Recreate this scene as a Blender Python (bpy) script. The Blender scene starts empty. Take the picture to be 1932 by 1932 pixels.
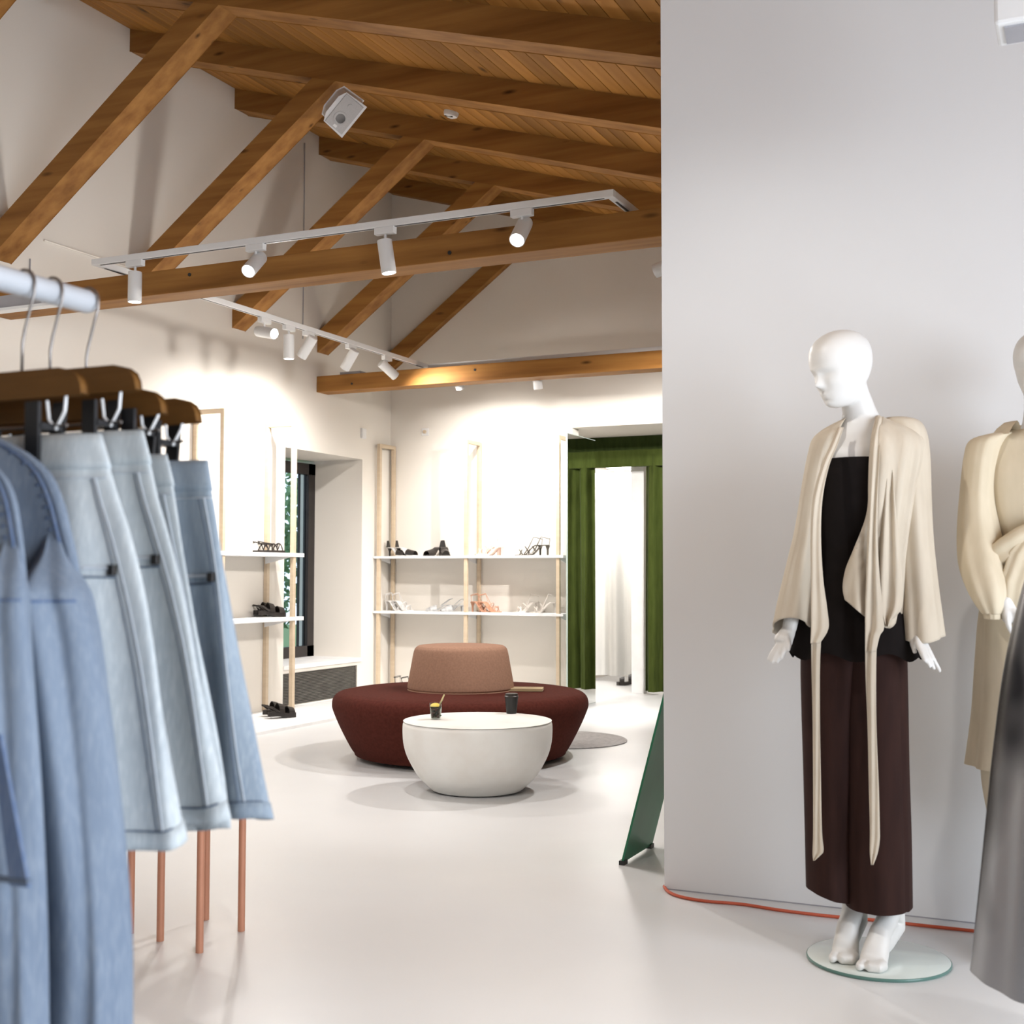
import bpy, bmesh, math, random
import numpy as np
from mathutils import Vector, Matrix

rng = random.Random(7)
C = bpy.context.scene.collection
SC = bpy.context.scene

# ------------------------------------------------------------------ camera
F = 2365.0; CX = 966.0; HC = 1.10
YAW, PITCH, ROLL = [math.radians(a) for a in (-24.76, 2.84, 0.09)]
fw = np.array([math.sin(YAW)*math.cos(PITCH), math.cos(YAW)*math.cos(PITCH), math.sin(PITCH)])
rt = np.array([math.cos(YAW), -math.sin(YAW), 0.0]); up = np.cross(rt, fw)
rt, up = math.cos(ROLL)*rt+math.sin(ROLL)*up, -math.sin(ROLL)*rt+math.cos(ROLL)*up
ORG = np.array([0, 0, HC])
cam = bpy.data.cameras.new('camera'); camo = bpy.data.objects.new('camera', cam); C.objects.link(camo)
m = Matrix.Identity(4)
for i in range(3):
    m[i][0] = rt[i]; m[i][1] = up[i]; m[i][2] = -fw[i]; m[i][3] = ORG[i]
camo.matrix_world = m
cam.sensor_width = 36; cam.lens = 36*F/1932; cam.clip_start = 0.05; cam.clip_end = 200
cam.dof.use_dof = True; cam.dof.focus_distance = 5.6; cam.dof.aperture_fstop = 6.0
SC.camera = camo
SC.cycles.caustics_reflective = False; SC.cycles.caustics_refractive = False
SC.cycles.max_bounces = 6; SC.cycles.diffuse_bounces = 3; SC.cycles.glossy_bounces = 3; SC.cycles.transmission_bounces = 6

# ------------------------------------------------------------------ light and exposure
SC.view_settings.view_transform = 'Standard'; SC.view_settings.look = 'None'
SC.view_settings.gamma = 1.0; SC.view_settings.use_curve_mapping = False
SC.view_settings.exposure = 1.08
w = bpy.data.worlds.new('sky'); SC.world = w; w.use_nodes = True
bg = w.node_tree.nodes['Background']; bg.inputs[0].default_value = (0.70, 0.82, 1.0, 1); bg.inputs[1].default_value = 0.9
SPOT_W = 60.0          # power of one track lamp
DAY_W = 140.0          # daylight through the shop window on the right
def area(name, loc, rot, sx, sy, power, col):
    l = bpy.data.lights.new(name, 'AREA'); l.shape = 'RECTANGLE'; l.size = sx; l.size_y = sy
    l.energy = power; l.color = col
    o = bpy.data.objects.new(name, l); C.objects.link(o); o.location = loc; o.rotation_euler = rot
    return o
area('daylight_shop_window', (2.75, 1.0, 1.45), (0, math.radians(90), 0), 2.0, 4.2, DAY_W, (0.82, 0.90, 1.0))

def at(x, y, X=None, Y=None, Z=None, D=None):
    d = rt*(x-CX)/F+up*(CX-y)/F+fw
    t = D if D is not None else (X/d[0] if X is not None else Y/d[1] if Y is not None else (Z-HC)/d[2])
    return ORG+d*t

# ------------------------------------------------------------------ materials
def nd(nt, t, **k):
    n = nt.nodes.new(t)
    for a, b in k.items(): setattr(n, a, b)
    return n
def mat(name, c1, c2=None, scale=(8, 8, 8), rough=0.6, metal=0.0, bump=0.0, detail=4, spec=0.5, sheen=0.0,
        emit=None, estr=0.0, trans=0.0, ior=1.45, rand=0.0, rot=(0, 0, 0), coat=0.0, lo=0.35, hi=0.7, rough2=None, bdist=0.01, bscale=None):
    M = bpy.data.materials.new(name); M.use_nodes = True; nt = M.node_tree
    b = nt.nodes['Principled BSDF']; L = nt.links.new
    b.inputs['Roughness'].default_value = rough; b.inputs['Metallic'].default_value = metal
    b.inputs['IOR'].default_value = ior
    b.inputs['Specular IOR Level'].default_value = spec
    if sheen: b.inputs['Sheen Weight'].default_value = sheen; b.inputs['Sheen Roughness'].default_value = 0.4
    if coat: b.inputs['Coat Weight'].default_value = coat
    if trans: b.inputs['Transmission Weight'].default_value = trans
    if emit: b.inputs['Emission Color'].default_value = (*emit, 1); b.inputs['Emission Strength'].default_value = estr
    c2 = c2 or tuple(v*0.9 for v in c1)
    tc = nd(nt, 'ShaderNodeTexCoord'); mp = nd(nt, 'ShaderNodeMapping')
    mp.inputs['Scale'].default_value = scale; mp.inputs['Rotation'].default_value = rot
    L(tc.outputs['Object'], mp.inputs['Vector'])
    nz = nd(nt, 'ShaderNodeTexNoise'); nz.inputs['Scale'].default_value = 1.0; nz.inputs['Detail'].default_value = detail
    L(mp.outputs[0], nz.inputs['Vector'])
    rp = nd(nt, 'ShaderNodeValToRGB'); e = rp.color_ramp.elements
    e[0].position = lo; e[0].color = (*c1, 1); e[1].position = hi; e[1].color = (*c2, 1)
    L(nz.outputs['Fac'], rp.inputs['Fac'])
    out = rp.outputs['Color']
    if rand:
        oi = nd(nt, 'ShaderNodeObjectInfo'); mr = nd(nt, 'ShaderNodeMapRange')
        mr.inputs['To Min'].default_value = 1-rand; mr.inputs['To Max'].default_value = 1+rand
        L(oi.outputs['Random'], mr.inputs['Value'])
        hs = nd(nt, 'ShaderNodeHueSaturation'); L(out, hs.inputs['Color']); L(mr.outputs[0], hs.inputs['Value']); out = hs.outputs['Color']
    L(out, b.inputs['Base Color'])
    if rough2 is not None:
        r2 = nd(nt, 'ShaderNodeMapRange'); r2.inputs['From Min'].default_value = 0.15; r2.inputs['From Max'].default_value = 0.85; r2.interpolation_type = 'SMOOTHSTEP'
        r2.inputs['To Min'].default_value = rough; r2.inputs['To Max'].default_value = rough2
        L(nz.outputs['Fac'], r2.inputs['Value']); L(r2.outputs[0], b.inputs['Roughness'])
    if bump:
        src = nz
        if bscale:
            src = nd(nt, 'ShaderNodeTexNoise'); src.inputs['Scale'].default_value = bscale; src.inputs['Detail'].default_value = 3
            L(tc.outputs['Object'], src.inputs['Vector'])
        bp = nd(nt, 'ShaderNodeBump'); bp.inputs['Strength'].default_value = bump; bp.inputs['Distance'].default_value = bdist
        L(src.outputs['Fac'], bp.inputs['Height']); L(bp.outputs['Normal'], b.inputs['Normal'])
    return M

def wood(name, c1, c2, scale, rot=(0, 0, 0), rough=0.55, rand=0.0, knot=True):
    """grain runs along local X after rot; dark knots from a Voronoi"""
    M = mat(name, c1, c2, scale, rough, 0, 0, 4, rand=rand, rot=rot, lo=0.3, hi=0.72, spec=0.15)
    if knot:
        nt = M.node_tree; L = nt.links.new; b = nt.nodes['Principled BSDF']
        src = b.inputs['Base Color'].links[0].from_socket
        tc = [n for n in nt.nodes if n.type == 'TEX_COORD'][0]
        mp = nd(nt, 'ShaderNodeMapping'); mp.inputs['Scale'].default_value = (scale[0]*2.2, max(scale[1], 8)*.55, max(scale[2], 8)*.55) if scale[0] < scale[1] else (8*.55, scale[1]*2.2, 4)
        mp.inputs['Rotation'].default_value = rot
        oi = nd(nt, 'ShaderNodeObjectInfo'); vm = nd(nt, 'ShaderNodeVectorMath', operation='ADD')
        L(tc.outputs['Object'], mp.inputs['Vector']); L(mp.outputs[0], vm.inputs[0]); 
        ml = nd(nt, 'ShaderNodeMath', operation='MULTIPLY'); ml.inputs[1].default_value = 37.0
        L(oi.outputs['Random'], ml.inputs[0]); L(ml.outputs[0], vm.inputs[1])
        vo = nd(nt, 'ShaderNodeTexVoronoi'); vo.inputs['Scale'].default_value = 1.0; L(vm.outputs[0], vo.inputs['Vector'])
        rp = nd(nt, 'ShaderNodeValToRGB'); e = rp.color_ramp.elements
        e[0].position = 0.03; e[0].color = (0.12, 0.10, 0.09, 1); e[1].position = 0.13; e[1].color = (1, 1, 1, 1)
        L(vo.outputs['Distance'], rp.inputs['Fac'])
        mx = nd(nt, 'ShaderNodeMix', data_type='RGBA', blend_type='MULTIPLY'); mx.inputs['Factor'].default_value = 0.85
        L(src, mx.inputs[6]); L(rp.outputs['Color'], mx.inputs[7]); L(mx.outputs[2], b.inputs['Base Color'])
    return M

M = {}
M['wall'] = mat('white_plaster', (0.82, 0.77, 0.70), (0.79, 0.74, 0.67), (1.3, 1.3, 1.3), 0.85, detail=2)
M['partition'] = mat('painted_partition', (0.74, 0.73, 0.72), (0.71, 0.70, 0.695), (1, 1, 1), 0.8, detail=2)
M['floor'] = mat('polished_microcement', (0.715, 0.715, 0.715), (0.645, 0.64, 0.64), (0.7, 0.7, 0.7), 0.24, bump=0.04, detail=4, rough2=0.46, bdist=0.004, lo=0.25, hi=0.8, bscale=6)
M['beam_x'] = wood('timber_along_x', (0.37, 0.175, 0.048), (0.20, 0.083, 0.020), (1.0, 14, 14))
M['beam_brace'] = wood('timber_brace', (0.38, 0.18, 0.050), (0.21, 0.087, 0.021), (1.0, 14, 14), rot=(0, math.radians(36), 0))
M['plank'] = wood('pine_plank', (0.40, 0.19, 0.048), (0.26, 0.11, 0.024), (9, 0.9, 6), rand=0.25)
M['white_metal'] = mat('white_powder_coat', (0.78, 0.775, 0.765), (0.76, 0.755, 0.745), (20, 20, 20), 0.4)
M['track_slot'] = mat('track_slot_dark', (0.05, 0.05, 0.05), None, rough=0.6)
M['glow'] = mat('lamp_glow', (1, 1, 1), (1, 1, 1), emit=(1, 0.97, 0.95), estr=8)
M['rack'] = mat('beige_rack_wood', (0.62, 0.50, 0.36), (0.56, 0.44, 0.31), (3, 3, 30), 0.55)
M['shelf'] = mat('white_shelf', (0.83, 0.82, 0.81), None, rough=0.5)
M['dark_frame'] = mat('dark_window_frame', (0.028, 0.022, 0.020), (0.02, 0.016, 0.015), rough=0.45)
M['glass'] = mat('window_glass', (0.9, 0.97, 0.98), (0.9, 0.97, 0.98), rough=0.0, trans=1.0, ior=1.1)
M['mirror'] = mat('mirror_silver', (0.93, 0.94, 0.93), (0.93, 0.94, 0.93), rough=0.01, metal=1.0)
M['mirror_edge'] = mat('mirror_edge', (0.40, 0.46, 0.42), None, rough=0.2)
M['vent'] = mat('dark_vent_slats', (0.13, 0.12, 0.105), (0.09, 0.08, 0.07), rough=0.5)
M['vent_back'] = mat('vent_shadow', (0.02, 0.02, 0.02), None, rough=0.9)
M['velvet_green'] = mat('green_velvet', (0.062, 0.082, 0.018), (0.045, 0.062, 0.012), (30, 30, 6), 0.9, sheen=0.08, spec=.1)
M['velvet_shaded'] = mat('shaded_green_velvet', (0.040, 0.058, 0.016), (0.030, 0.044, 0.012), (30, 30, 6), 0.9, sheen=0.06, spec=.1)  # darker copy of the green velvet, recess shade put into the colour
M['drape_white'] = mat('white_drape', (0.82, 0.81, 0.78), (0.78, 0.77, 0.74), (10, 10, 2), 0.85)
M['sofa'] = mat('maroon_velour', (0.082, 0.021, 0.015), (0.062, 0.016, 0.011), (60, 60, 60), 0.95, spec=.1, detail=2)
M['backrest'] = mat('tan_bouclé', (0.33, 0.19, 0.13), (0.28, 0.16, 0.11), (80, 80, 80), 0.95, spec=.15, detail=2)
M['black'] = mat('black_plastic', (0.015, 0.015, 0.015), None, rough=0.45)
M['leather_black'] = mat('black_leather', (0.018, 0.014, 0.012), (0.03, 0.024, 0.02), (60, 60, 60), 0.4)
M['table'] = mat('white_cast_concrete', (0.80, 0.785, 0.75), (0.70, 0.655, 0.60), (4, 4, 4), 0.55, detail=6, lo=0.45, hi=0.8, bump=0.1, bscale=40, bdist=0.002)
M['clear'] = mat('drinking_glass', (0.95, 1, 0.96), (0.95, 1, 0.96), rough=0.0, trans=1.0, ior=1.25)
M['lemonade'] = mat('pale_lemonade', (0.86, 0.90, 0.78), (0.70, 0.80, 0.58), (90, 90, 90), 0.1, trans=0.8, ior=1.33)
M['mint'] = mat('mint_leaf', (0.09, 0.16, 0.05), None, rough=0.5)
M['lemon'] = mat('lemon_slice', (0.80, 0.55, 0.05), (0.75, 0.62, 0.18), (60, 60, 60), 0.5)
M['straw'] = mat('straw_paper', (0.72, 0.62, 0.33), None, rough=0.6)
M['paper'] = mat('kraft_paper', (0.42, 0.32, 0.19), (0.36, 0.27, 0.15), rough=0.7)
M['rug'] = mat('grey_rug', (0.50, 0.48, 0.47), (0.38, 0.365, 0.36), (40, 40, 40), 0.95, bump=0.5, bscale=120)
M['green_glass'] = mat('green_tinted_glass', (0.022, 0.145, 0.070), (0.035, 0.19, 0.10), (5, 5, 5), 0.3, spec=.25)
M['orange'] = mat('orange_cable', (0.55, 0.10, 0.045), None, rough=0.45)
M['copper'] = mat('copper_paint', (0.58, 0.27, 0.165), (0.53, 0.24, 0.145), (10, 10, 10), 0.45, metal=0.15)
M['rail'] = mat('white_rail', (0.50, 0.52, 0.55), None, rough=0.4)
M['steel'] = mat('steel_wire', (0.26, 0.235, 0.22), None, rough=0.35, metal=0.85)
M['hanger'] = wood('hanger_wood', (0.165, 0.078, 0.022), (0.115, 0.052, 0.014), (6, 60, 60), rough=0.4, knot=False)
M['clip'] = mat('black_clip', (0.012, 0.012, 0.013), None, rough=0.4)
M['manq'] = mat('mannequin_lacquer', (0.74, 0.72, 0.685), (0.73, 0.71, 0.675), (5, 5, 5), 0.4)
M['base_glass'] = mat('base_glass', (0.70, 0.76, 0.72), (0.69, 0.75, 0.71), rough=0.08, coat=0.5)
M['base_edge'] = mat('base_glass_edge', (0.10, 0.20, 0.17), None, rough=0.1)
M['linen'] = mat('beige_linen', (0.60, 0.52, 0.41), (0.55, 0.47, 0.365), (25, 25, 8), 0.85, detail=2)
M['sand'] = mat('sand_crepe', (0.66, 0.565, 0.415), (0.60, 0.51, 0.365), (25, 25, 8), 0.8, detail=2)
M['tunic'] = mat('black_brown_crepe', (0.008, 0.006, 0.0055), (0.010, 0.0075, 0.007), (30, 30, 30), 0.9, spec=.15)
M['trouser'] = mat('chocolate_crepe', (0.034, 0.0135, 0.010), (0.024, 0.0095, 0.0075), (30, 30, 5), 0.85, spec=.25)
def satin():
    m = mat('satin_painted_reflections', (0.26, 0.265, 0.28), (0.008, 0.008, 0.012), (3.2, 3.2, 2.4), 0.26, metal=0.75, detail=2, lo=0.42, hi=0.60)  # silver and black mottling paints the satin's reflections into the colour
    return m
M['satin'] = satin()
def denim(name, c1, c2, worn):
    m = mat(name, c1, c2, (9, 9, 3.5), 0.9, detail=5, lo=0.3, hi=0.72)
    nt = m.node_tree; L = nt.links.new; b = nt.nodes['Principled BSDF']; src = b.inputs['Base Color'].links[0].from_socket
    tc = [n for n in nt.nodes if n.type == 'TEX_COORD'][0]
    mp = nd(nt, 'ShaderNodeMapping'); mp.inputs['Scale'].default_value = (260, 260, 40); L(tc.outputs['Object'], mp.inputs['Vector'])
    nz = nd(nt, 'ShaderNodeTexNoise'); nz.inputs['Scale'].default_value = 1; L(mp.outputs[0], nz.inputs['Vector'])
    mx = nd(nt, 'ShaderNodeMix', data_type='RGBA', blend_type='MIX'); L(nz.outputs['Fac'], mx.inputs['Factor'])
    mr = nd(nt, 'ShaderNodeMapRange'); mr.inputs['From Min'].default_value = .45; mr.inputs['From Max'].default_value = .8; mr.inputs['To Max'].default_value = .5
    L(nz.outputs['Fac'], mr.inputs['Value']); L(mr.outputs[0], mx.inputs['Factor'])
    L(src, mx.inputs[6]); mx.inputs[7].default_value = (*worn, 1); L(mx.outputs[2], b.inputs['Base Color'])
    return m
M['denim_grey'] = denim('grey_washed_denim', (0.500, 0.543, 0.555), (0.329, 0.372, 0.403), (0.671, 0.708, 0.701))
M['denim_pale'] = denim('pale_blue_denim', (0.296, 0.355, 0.409), (0.197, 0.246, 0.306), (0.414, 0.464, 0.503))
M['denim_blue'] = denim('light_blue_denim', (0.188, 0.235, 0.300), (0.130, 0.170, 0.233), (0.278, 0.323, 0.376))
M['seam_blue'] = denim('dark_blue_seam', (0.068, 0.112, 0.216), (0.128, 0.176, 0.272), (0.240, 0.280, 0.352))
M['stitch'] = mat('stitching', (0.10, 0.13, 0.18), None, rough=0.9)
M['stitch_pale'] = mat('stitching_pale', (0.50, 0.54, 0.58), None, rough=0.9)
M['rivet'] = mat('dark_rivet', (0.02, 0.015, 0.012), None, rough=0.4)
M['leaf'] = mat('leaf_green', (0.10, 0.20, 0.09), (0.18, 0.32, 0.16), (8, 8, 8), 0.7)
M['bark'] = mat('bark', (0.10, 0.07, 0.05), None, rough=0.9)
M['grass'] = mat('lawn', (0.12, 0.2, 0.07), None, rough=0.9)
M['speaker'] = mat('speaker_white', (0.72, 0.72, 0.73), None, rough=0.5)
M['speaker_cloth'] = mat('speaker_grille', (0.50, 0.49, 0.49), (0.42, 0.41, 0.41), (300, 300, 300), 0.8)
M['grey_panel'] = mat('lilac_grey_metal', (0.36, 0.35, 0.37), None, rough=0.5)
SHOE = {
 'black': M['leather_black'],
 'white': mat('white_leather', (0.70, 0.68, 0.66), None, rough=0.45),
 'silver': mat('silver_leather', (0.46, 0.45, 0.44), (0.30, 0.30, 0.30), (40, 40, 40), 0.35),
 'blush': mat('blush_leather', (0.74, 0.56, 0.47), None, rough=0.5),
 'tan': mat('tan_leather', (0.58, 0.30, 0.19), None, rough=0.5),
 'ivory': mat('ivory_leather', (0.72, 0.66, 0.60), None, rough=0.5),
 'olive': mat('olive_black_leather', (0.07, 0.06, 0.045), None, rough=0.45),
}

# ------------------------------------------------------------------ mesh helpers
class MB:
    def __init__(s): s.v = []; s.f = []
    def add(s, vs, fs):
        n = len(s.v); s.v += [tuple(float(c) for c in v) for v in vs]; s.f += [tuple(i+n for i in f) for f in fs]; return s
    def box(s, x0, x1, y0, y1, z0, z1):
        v = [(x, y, z) for z in (z0, z1) for y in (y0, y1) for x in (x0, x1)]
        return s.add(v, [(0, 2, 3, 1), (4, 5, 7, 6), (0, 1, 5, 4), (2, 6, 7, 3), (0, 4, 6, 2), (1, 3, 7, 5)])
    def prism(s, poly, axis, a0, a1):
        """extrude a 2-D polygon; axis 'y': poly in (x,z); 'x': poly in (y,z); 'z': poly in (x,y)"""
        def P(p, a): return {'y': (p[0], a, p[1]), 'x': (a, p[0], p[1]), 'z': (p[0], p[1], a)}[axis]
        n = len(poly); v = [P(p, a0) for p in poly]+[P(p, a1) for p in poly]
        return s.add(v, [tuple(range(n)), tuple(range(2*n-1, n-1, -1))]+[(i, (i+1) % n, n+(i+1) % n, n+i) for i in range(n)])
    def loft(s, rings, closed=True, cap0=True, cap1=True):
        n = len(rings[0]); v = [p for r in rings for p in r]; fs = []
        for k in range(len(rings)-1):
            for i in range(n if closed else n-1):
                j = (i+1) % n; fs.append((k*n+i, k*n+j, (k+1)*n+j, (k+1)*n+i))
        if closed and cap0: fs.append(tuple(range(n-1, -1, -1)))
        if closed and cap1: fs.append(tuple((len(rings)-1)*n+i for i in range(n)))
        return s.add(v, fs)
    def tube(s, pts, rad, n=8, caps=True):
        pts = [Vector(p) for p in pts]; rs = rad if isinstance(rad, (list, tuple)) else [rad]*len(pts)
        rings = []; prev = None
        for i, p in enumerate(pts):
            t = (pts[min(i+1, len(pts)-1)]-pts[max(i-1, 0)])
            t = t.normalized() if t.length > 1e-9 else Vector((0, 0, 1))
            if prev is None:
                a = Vector((0, 0, 1)) if abs(t.z) < .9 else Vector((1, 0, 0)); x = t.cross(a).normalized()
            else:
                x = (prev-t*prev.dot(t)); x = x.normalized() if x.length > 1e-6 else t.orthogonal().normalized()
            prev = x; y = t.cross(x)
            rings.append([p+(x*math.cos(2*math.pi*k/n)+y*math.sin(2*math.pi*k/n))*rs[i] for k in range(n)])
        return s.loft(rings, True, caps, caps)
    def lathe(s, prof, c=(0, 0, 0), n=48):
        rings = [[(c[0]+r*math.cos(2*math.pi*k/n), c[1]+r*math.sin(2*math.pi*k/n), c[2]+z) for k in range(n)] for r, z in prof]
        return s.loft(rings, True, prof[0][0] > 1e-6, prof[-1][0] > 1e-6)
    def ribbon(s, pts, wvec, widths, thick, nvec):
        """flat strip: centres, width direction, width list, thickness along nvec"""
        W = np.array(wvec, float); N = np.array(nvec, float); rings = []
        for p, w_ in zip(pts, widths):
            p = np.array(p, float)
            rings.append([p-W*w_/2-N*thick/2, p+W*w_/2-N*thick/2, p+W*w_/2+N*thick/2, p-W*w_/2+N*thick/2])
        return s.loft(rings)
    def build(s, name, mt, parent=None, org=(0, 0, 0), smooth=False, bevel=0, kind=None, angle=None):
        me = bpy.data.meshes.new(name)
        o = np.array(org, float)
        me.from_pydata([tuple(np.array(v)-o) for v in s.v], [], s.f)
        bm = bmesh.new(); bm.from_mesh(me)
        bmesh.ops.remove_doubles(bm, verts=bm.verts, dist=1e-6)
        if bevel: bmesh.ops.bevel(bm, geom=bm.edges[:], offset=bevel, segments=2, affect='EDGES', profile=0.6)
        bmesh.ops.recalc_face_normals(bm, faces=bm.faces)
        bm.to_mesh(me); bm.free()
        if smooth:
            for p in me.polygons: p.use_smooth = True
            if angle: me.set_sharp_from_angle(angle=math.radians(angle))
        me.materials.append(mt)
        ob = bpy.data.objects.new(name, me); C.objects.link(ob)
        if parent is not None: ob.parent = parent
        else: ob.location = org
        if kind: ob['kind'] = kind
        return ob

def tag(o, label, cat, group=None):
    o['label'] = label; o['category'] = cat
    if group: o['group'] = group
    return o
def thing(name, label, cat, loc=(0, 0, 0), rotz=0, group=None):
    o = bpy.data.objects.new(name, None); C.objects.link(o); o.empty_display_size = 0.05
    o.location = tuple(float(v) for v in loc); o.rotation_euler = (0, 0, rotz); return tag(o, label, cat, group)
def struct(o): o['kind'] = 'structure'; return o
def copy_tree(o, parent=None):
    c = o.copy(); C.objects.link(c); c.parent = parent
    for ch in list(o.children): copy_tree(ch, c)
    return c
def lerp(a, b, t): return a+(b-a)*t
def interp(tab, y):
    """rows (y, a, b, ...) sorted by y; linear interpolation with smoothing between rows"""
    for i in range(len(tab)-1):
        if y <= tab[i+1][0] or i == len(tab)-2:
            t = (y-tab[i][0])/(tab[i+1][0]-tab[i][0]); t = max(0, min(1, t))
            return [lerp(p, q, t) for p, q in zip(tab[i][1:], tab[i+1][1:])]
def smooth_rows(tab, n):
    """Catmull-Rom through rows, n samples per span"""
    T = np.array(tab, float); out = []
    for i in range(len(T)-1):
        p0 = T[max(i-1, 0)]; p1 = T[i]; p2 = T[i+1]; p3 = T[min(i+2, len(T)-1)]
        for k in range(n):
            t = k/n; out.append(.5*((2*p1)+(-p0+p2)*t+(2*p0-5*p1+4*p2-p3)*t*t+(-p0+3*p1-3*p2+p3)*t**3))
    out.append(T[-1]); return out

# ------------------------------------------------------------------ room shell
XW = -5.935; YB = 10.15; XR = 2.5; YF = -3.0
def roof(x): return 4.845-0.29*(x-XW)        # underside of the planks
def rafter_bottom(x): return 4.69-0.29*(x-XW)
fl = struct(MB().box(-6.7, XR+.3, YF-.3, 13.3, -0.12, 0).build('floor', M['floor']))
NY0, NY1, NZ0, NZ1 = 8.46, 9.65, 0.352, 2.13
wl = MB().box(-6.62, XW, YF-.3, NY0, -.1, 5.1).box(-6.62, XW, NY1, YB, -.1, 5.1).box(-6.62, XW, NY0, NY1, NZ1, 5.1)
wl.box(-6.62, XW-.05, NY0, NY1, -.1, NZ0)                      # parapet behind the grille
wl.box(XW-.05, XW, NY0, NY1, .292, NZ0).box(XW-.05, XW, NY0, NY1, 0, .03).box(XW-.05, XW, 9.589, NY1, .03, .292)
wall_left = struct(wl.build('wall_left', M['wall']))
OX0, OX1, OZ = -4.10, -2.6, 2.383
wb = MB()
def gable(x0, x1, z0): return [(x0, z0), (x1, z0), (x1, roof(x1)+.05), (x0, roof(x0)+.05)]
wb.prism(gable(-6.62, OX0, -.1), 'y', YB, YB+.15).prism(gable(OX1, XR+.3, -.1), 'y', YB, YB+.15).prism(gable(OX0, OX1, OZ), 'y', YB, YB+.15)
struct(wb.build('wall_back', M['wall']))
wr = MB().box(XR, XR+.3, YF-.3, -1.1, -.1, 2.6).box(XR, XR+.3, 3.1, YB+.15, -.1, 2.6).box(XR, XR+.3, -1.1, 3.1, -.1, .45).box(XR, XR+.3, -1.1, 3.1, 2.3, 2.6)
struct(wr.build('wall_right', M['wall']))
wf = MB().prism(gable(-6.62, XR+.3, -.1), 'y', YF-.3, YF)
struct(wf.build('wall_front', M['wall']))
struct(MB().prism([(-1.376, 0), (XR, 0), (XR, roof(XR)+.02), (-1.376, roof(-1.376)+.02)], 'y', 4.262, 5.35).build('wall_partition', M['partition']))
# plank ceiling: each board is a part
roofo = struct(MB().prism([(-6.62, roof(-6.62)+.03), (XR+.3, roof(XR+.3)+.03), (XR+.3, roof(XR+.3)+.15), (-6.62, roof(-6.62)+.15)], 'y', YF-.3, YB+.3).build('ceiling', M['plank']))
pw = 0.108; ang = math.atan(0.29); pl_me = None
n_pl = int((XR-XW)/math.cos(ang)/pw)+1
for k in range(n_pl):
    if pl_me is None:
        ob = MB().box(0, pw-.004, 0, YB-YF, 0, .028).build('plank', M['plank'], roofo, bevel=.003); pl_me = ob.data
    else:
        ob = bpy.data.objects.new('plank', pl_me); C.objects.link(ob); ob.parent = roofo
    x = XW+k*pw*math.cos(ang); ob.location = (x, YF, roof(x)); ob.rotation_euler = (0, ang, 0)
# trusses
YT = [5.41+1.165*i for i in range(-1, 5)]
RL = ['that disappears into the front face of the partition', 'meeting the brace nearest the denim rail', 'with the loudspeaker at its brace joint', 'just behind the smoke detector', 'above the far tie beam', 'lying against the back gable wall']
BL = ['nearest the shop front, only its tip in sight', 'that ends right above the denim rail', 'that carries the loudspeaker at its top', 'with its foot between the two tie beams', 'standing over the far tie beam', 'running up the back gable wall']
for iy, y in enumerate(YT):
    y1 = min(y+.17, YB)
    r_ = MB().prism([(XW-.02, rafter_bottom(XW-.02)), (XR, rafter_bottom(XR)), (XR, roof(XR)+.01), (XW-.02, roof(XW-.02)+.01)], 'y', y, y1)
    o = r_.build('rafter', M['beam_x'], org=(XW, y, rafter_bottom(XW)), bevel=.004)
    tag(o, 'sloping timber rafter '+RL[iy], 'beam', 'rafters of the plank ceiling')
    if y > 4:
        zB = lambda x: 2.982+.7287*(x-XW)
        xb = XW+1.71/1.0187-.002; xt = XW+(1.71-.165)/1.0187
        b_ = MB().prism([(XW-.02, zB(XW-.02)), (xb, zB(xb)+.012), (xt, zB(xt)+.165+.012), (XW-.02, zB(XW-.02)+.165)], 'y', y+.003, y1-.003)
        o = b_.build('roof_brace', M['beam_brace'], org=(XW, y, 2.98), bevel=.004)
        tag(o, 'diagonal timber brace '+BL[iy], 'beam', 'diagonal roof braces')
def tie(i, label):
    y = 5.41+1.165*i
    o = MB().box(XW-.02, .6, y, y+.18, 2.64, 2.775).build('tie_beam', M['beam_x'], org=(XW, y, 2.64), bevel=.005)
    tag(o, label, 'beam')
    for dx, dz in ((.35, .05), (1.5, .09), (3.1, .04)):
        q = MB(); q.tube([(XW+dx, y-.004, 2.64+dz), (XW+dx, y+.01, 2.64+dz)], .010, 10).build('bolt_hole', M['black'], o, org=(XW, y, 2.64))
tie(0, 'horizontal timber tie beam carrying the front run of the lamp track')
tie(3, 'horizontal timber tie beam in front of the shoe wall')

# window in the left wall
wx = -6.435
win = struct(MB().box(wx-.06, wx, NY0, NY1, NZ0, NZ0+.10).box(wx-.06, wx, NY0, NY1, 2.00, 2.10).box(wx-.06, wx, NY0, NY0+.10, NZ0, 2.1).box(wx-.06, wx, NY1-.105, NY1-.005, NZ0, 2.1).build('window_1', M['dark_frame']))
MB().box(wx-.04, wx-.03, NY0+.1, NY1-.105, NZ0+.1, 2.0).build('pane', M['glass'], win)
MB().box(wx-.065, wx-.045, NY1-.19, NY1-.175, NZ0+.1, 2.0).build('glazing_bar', M['dark_frame'], win)
ws = struct(MB().box(wx, XW+.012, NY0, NY1, NZ0-.03, NZ0+.003).build('trim_1', M['shelf']))
# shop window on the right (daylight)
w2 = MB()
for yy in (-1.1, .28, 1.68, 3.04): w2.box(XR+.1, XR+.16, yy, yy+.06, .45, 2.3)
w2.box(XR+.1, XR+.16, -1.1, 3.1, .45, .51).box(XR+.1, XR+.16, -1.1, 3.1, 2.24, 2.3)
struct(w2.build('window_2', M['dark_frame']))
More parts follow.
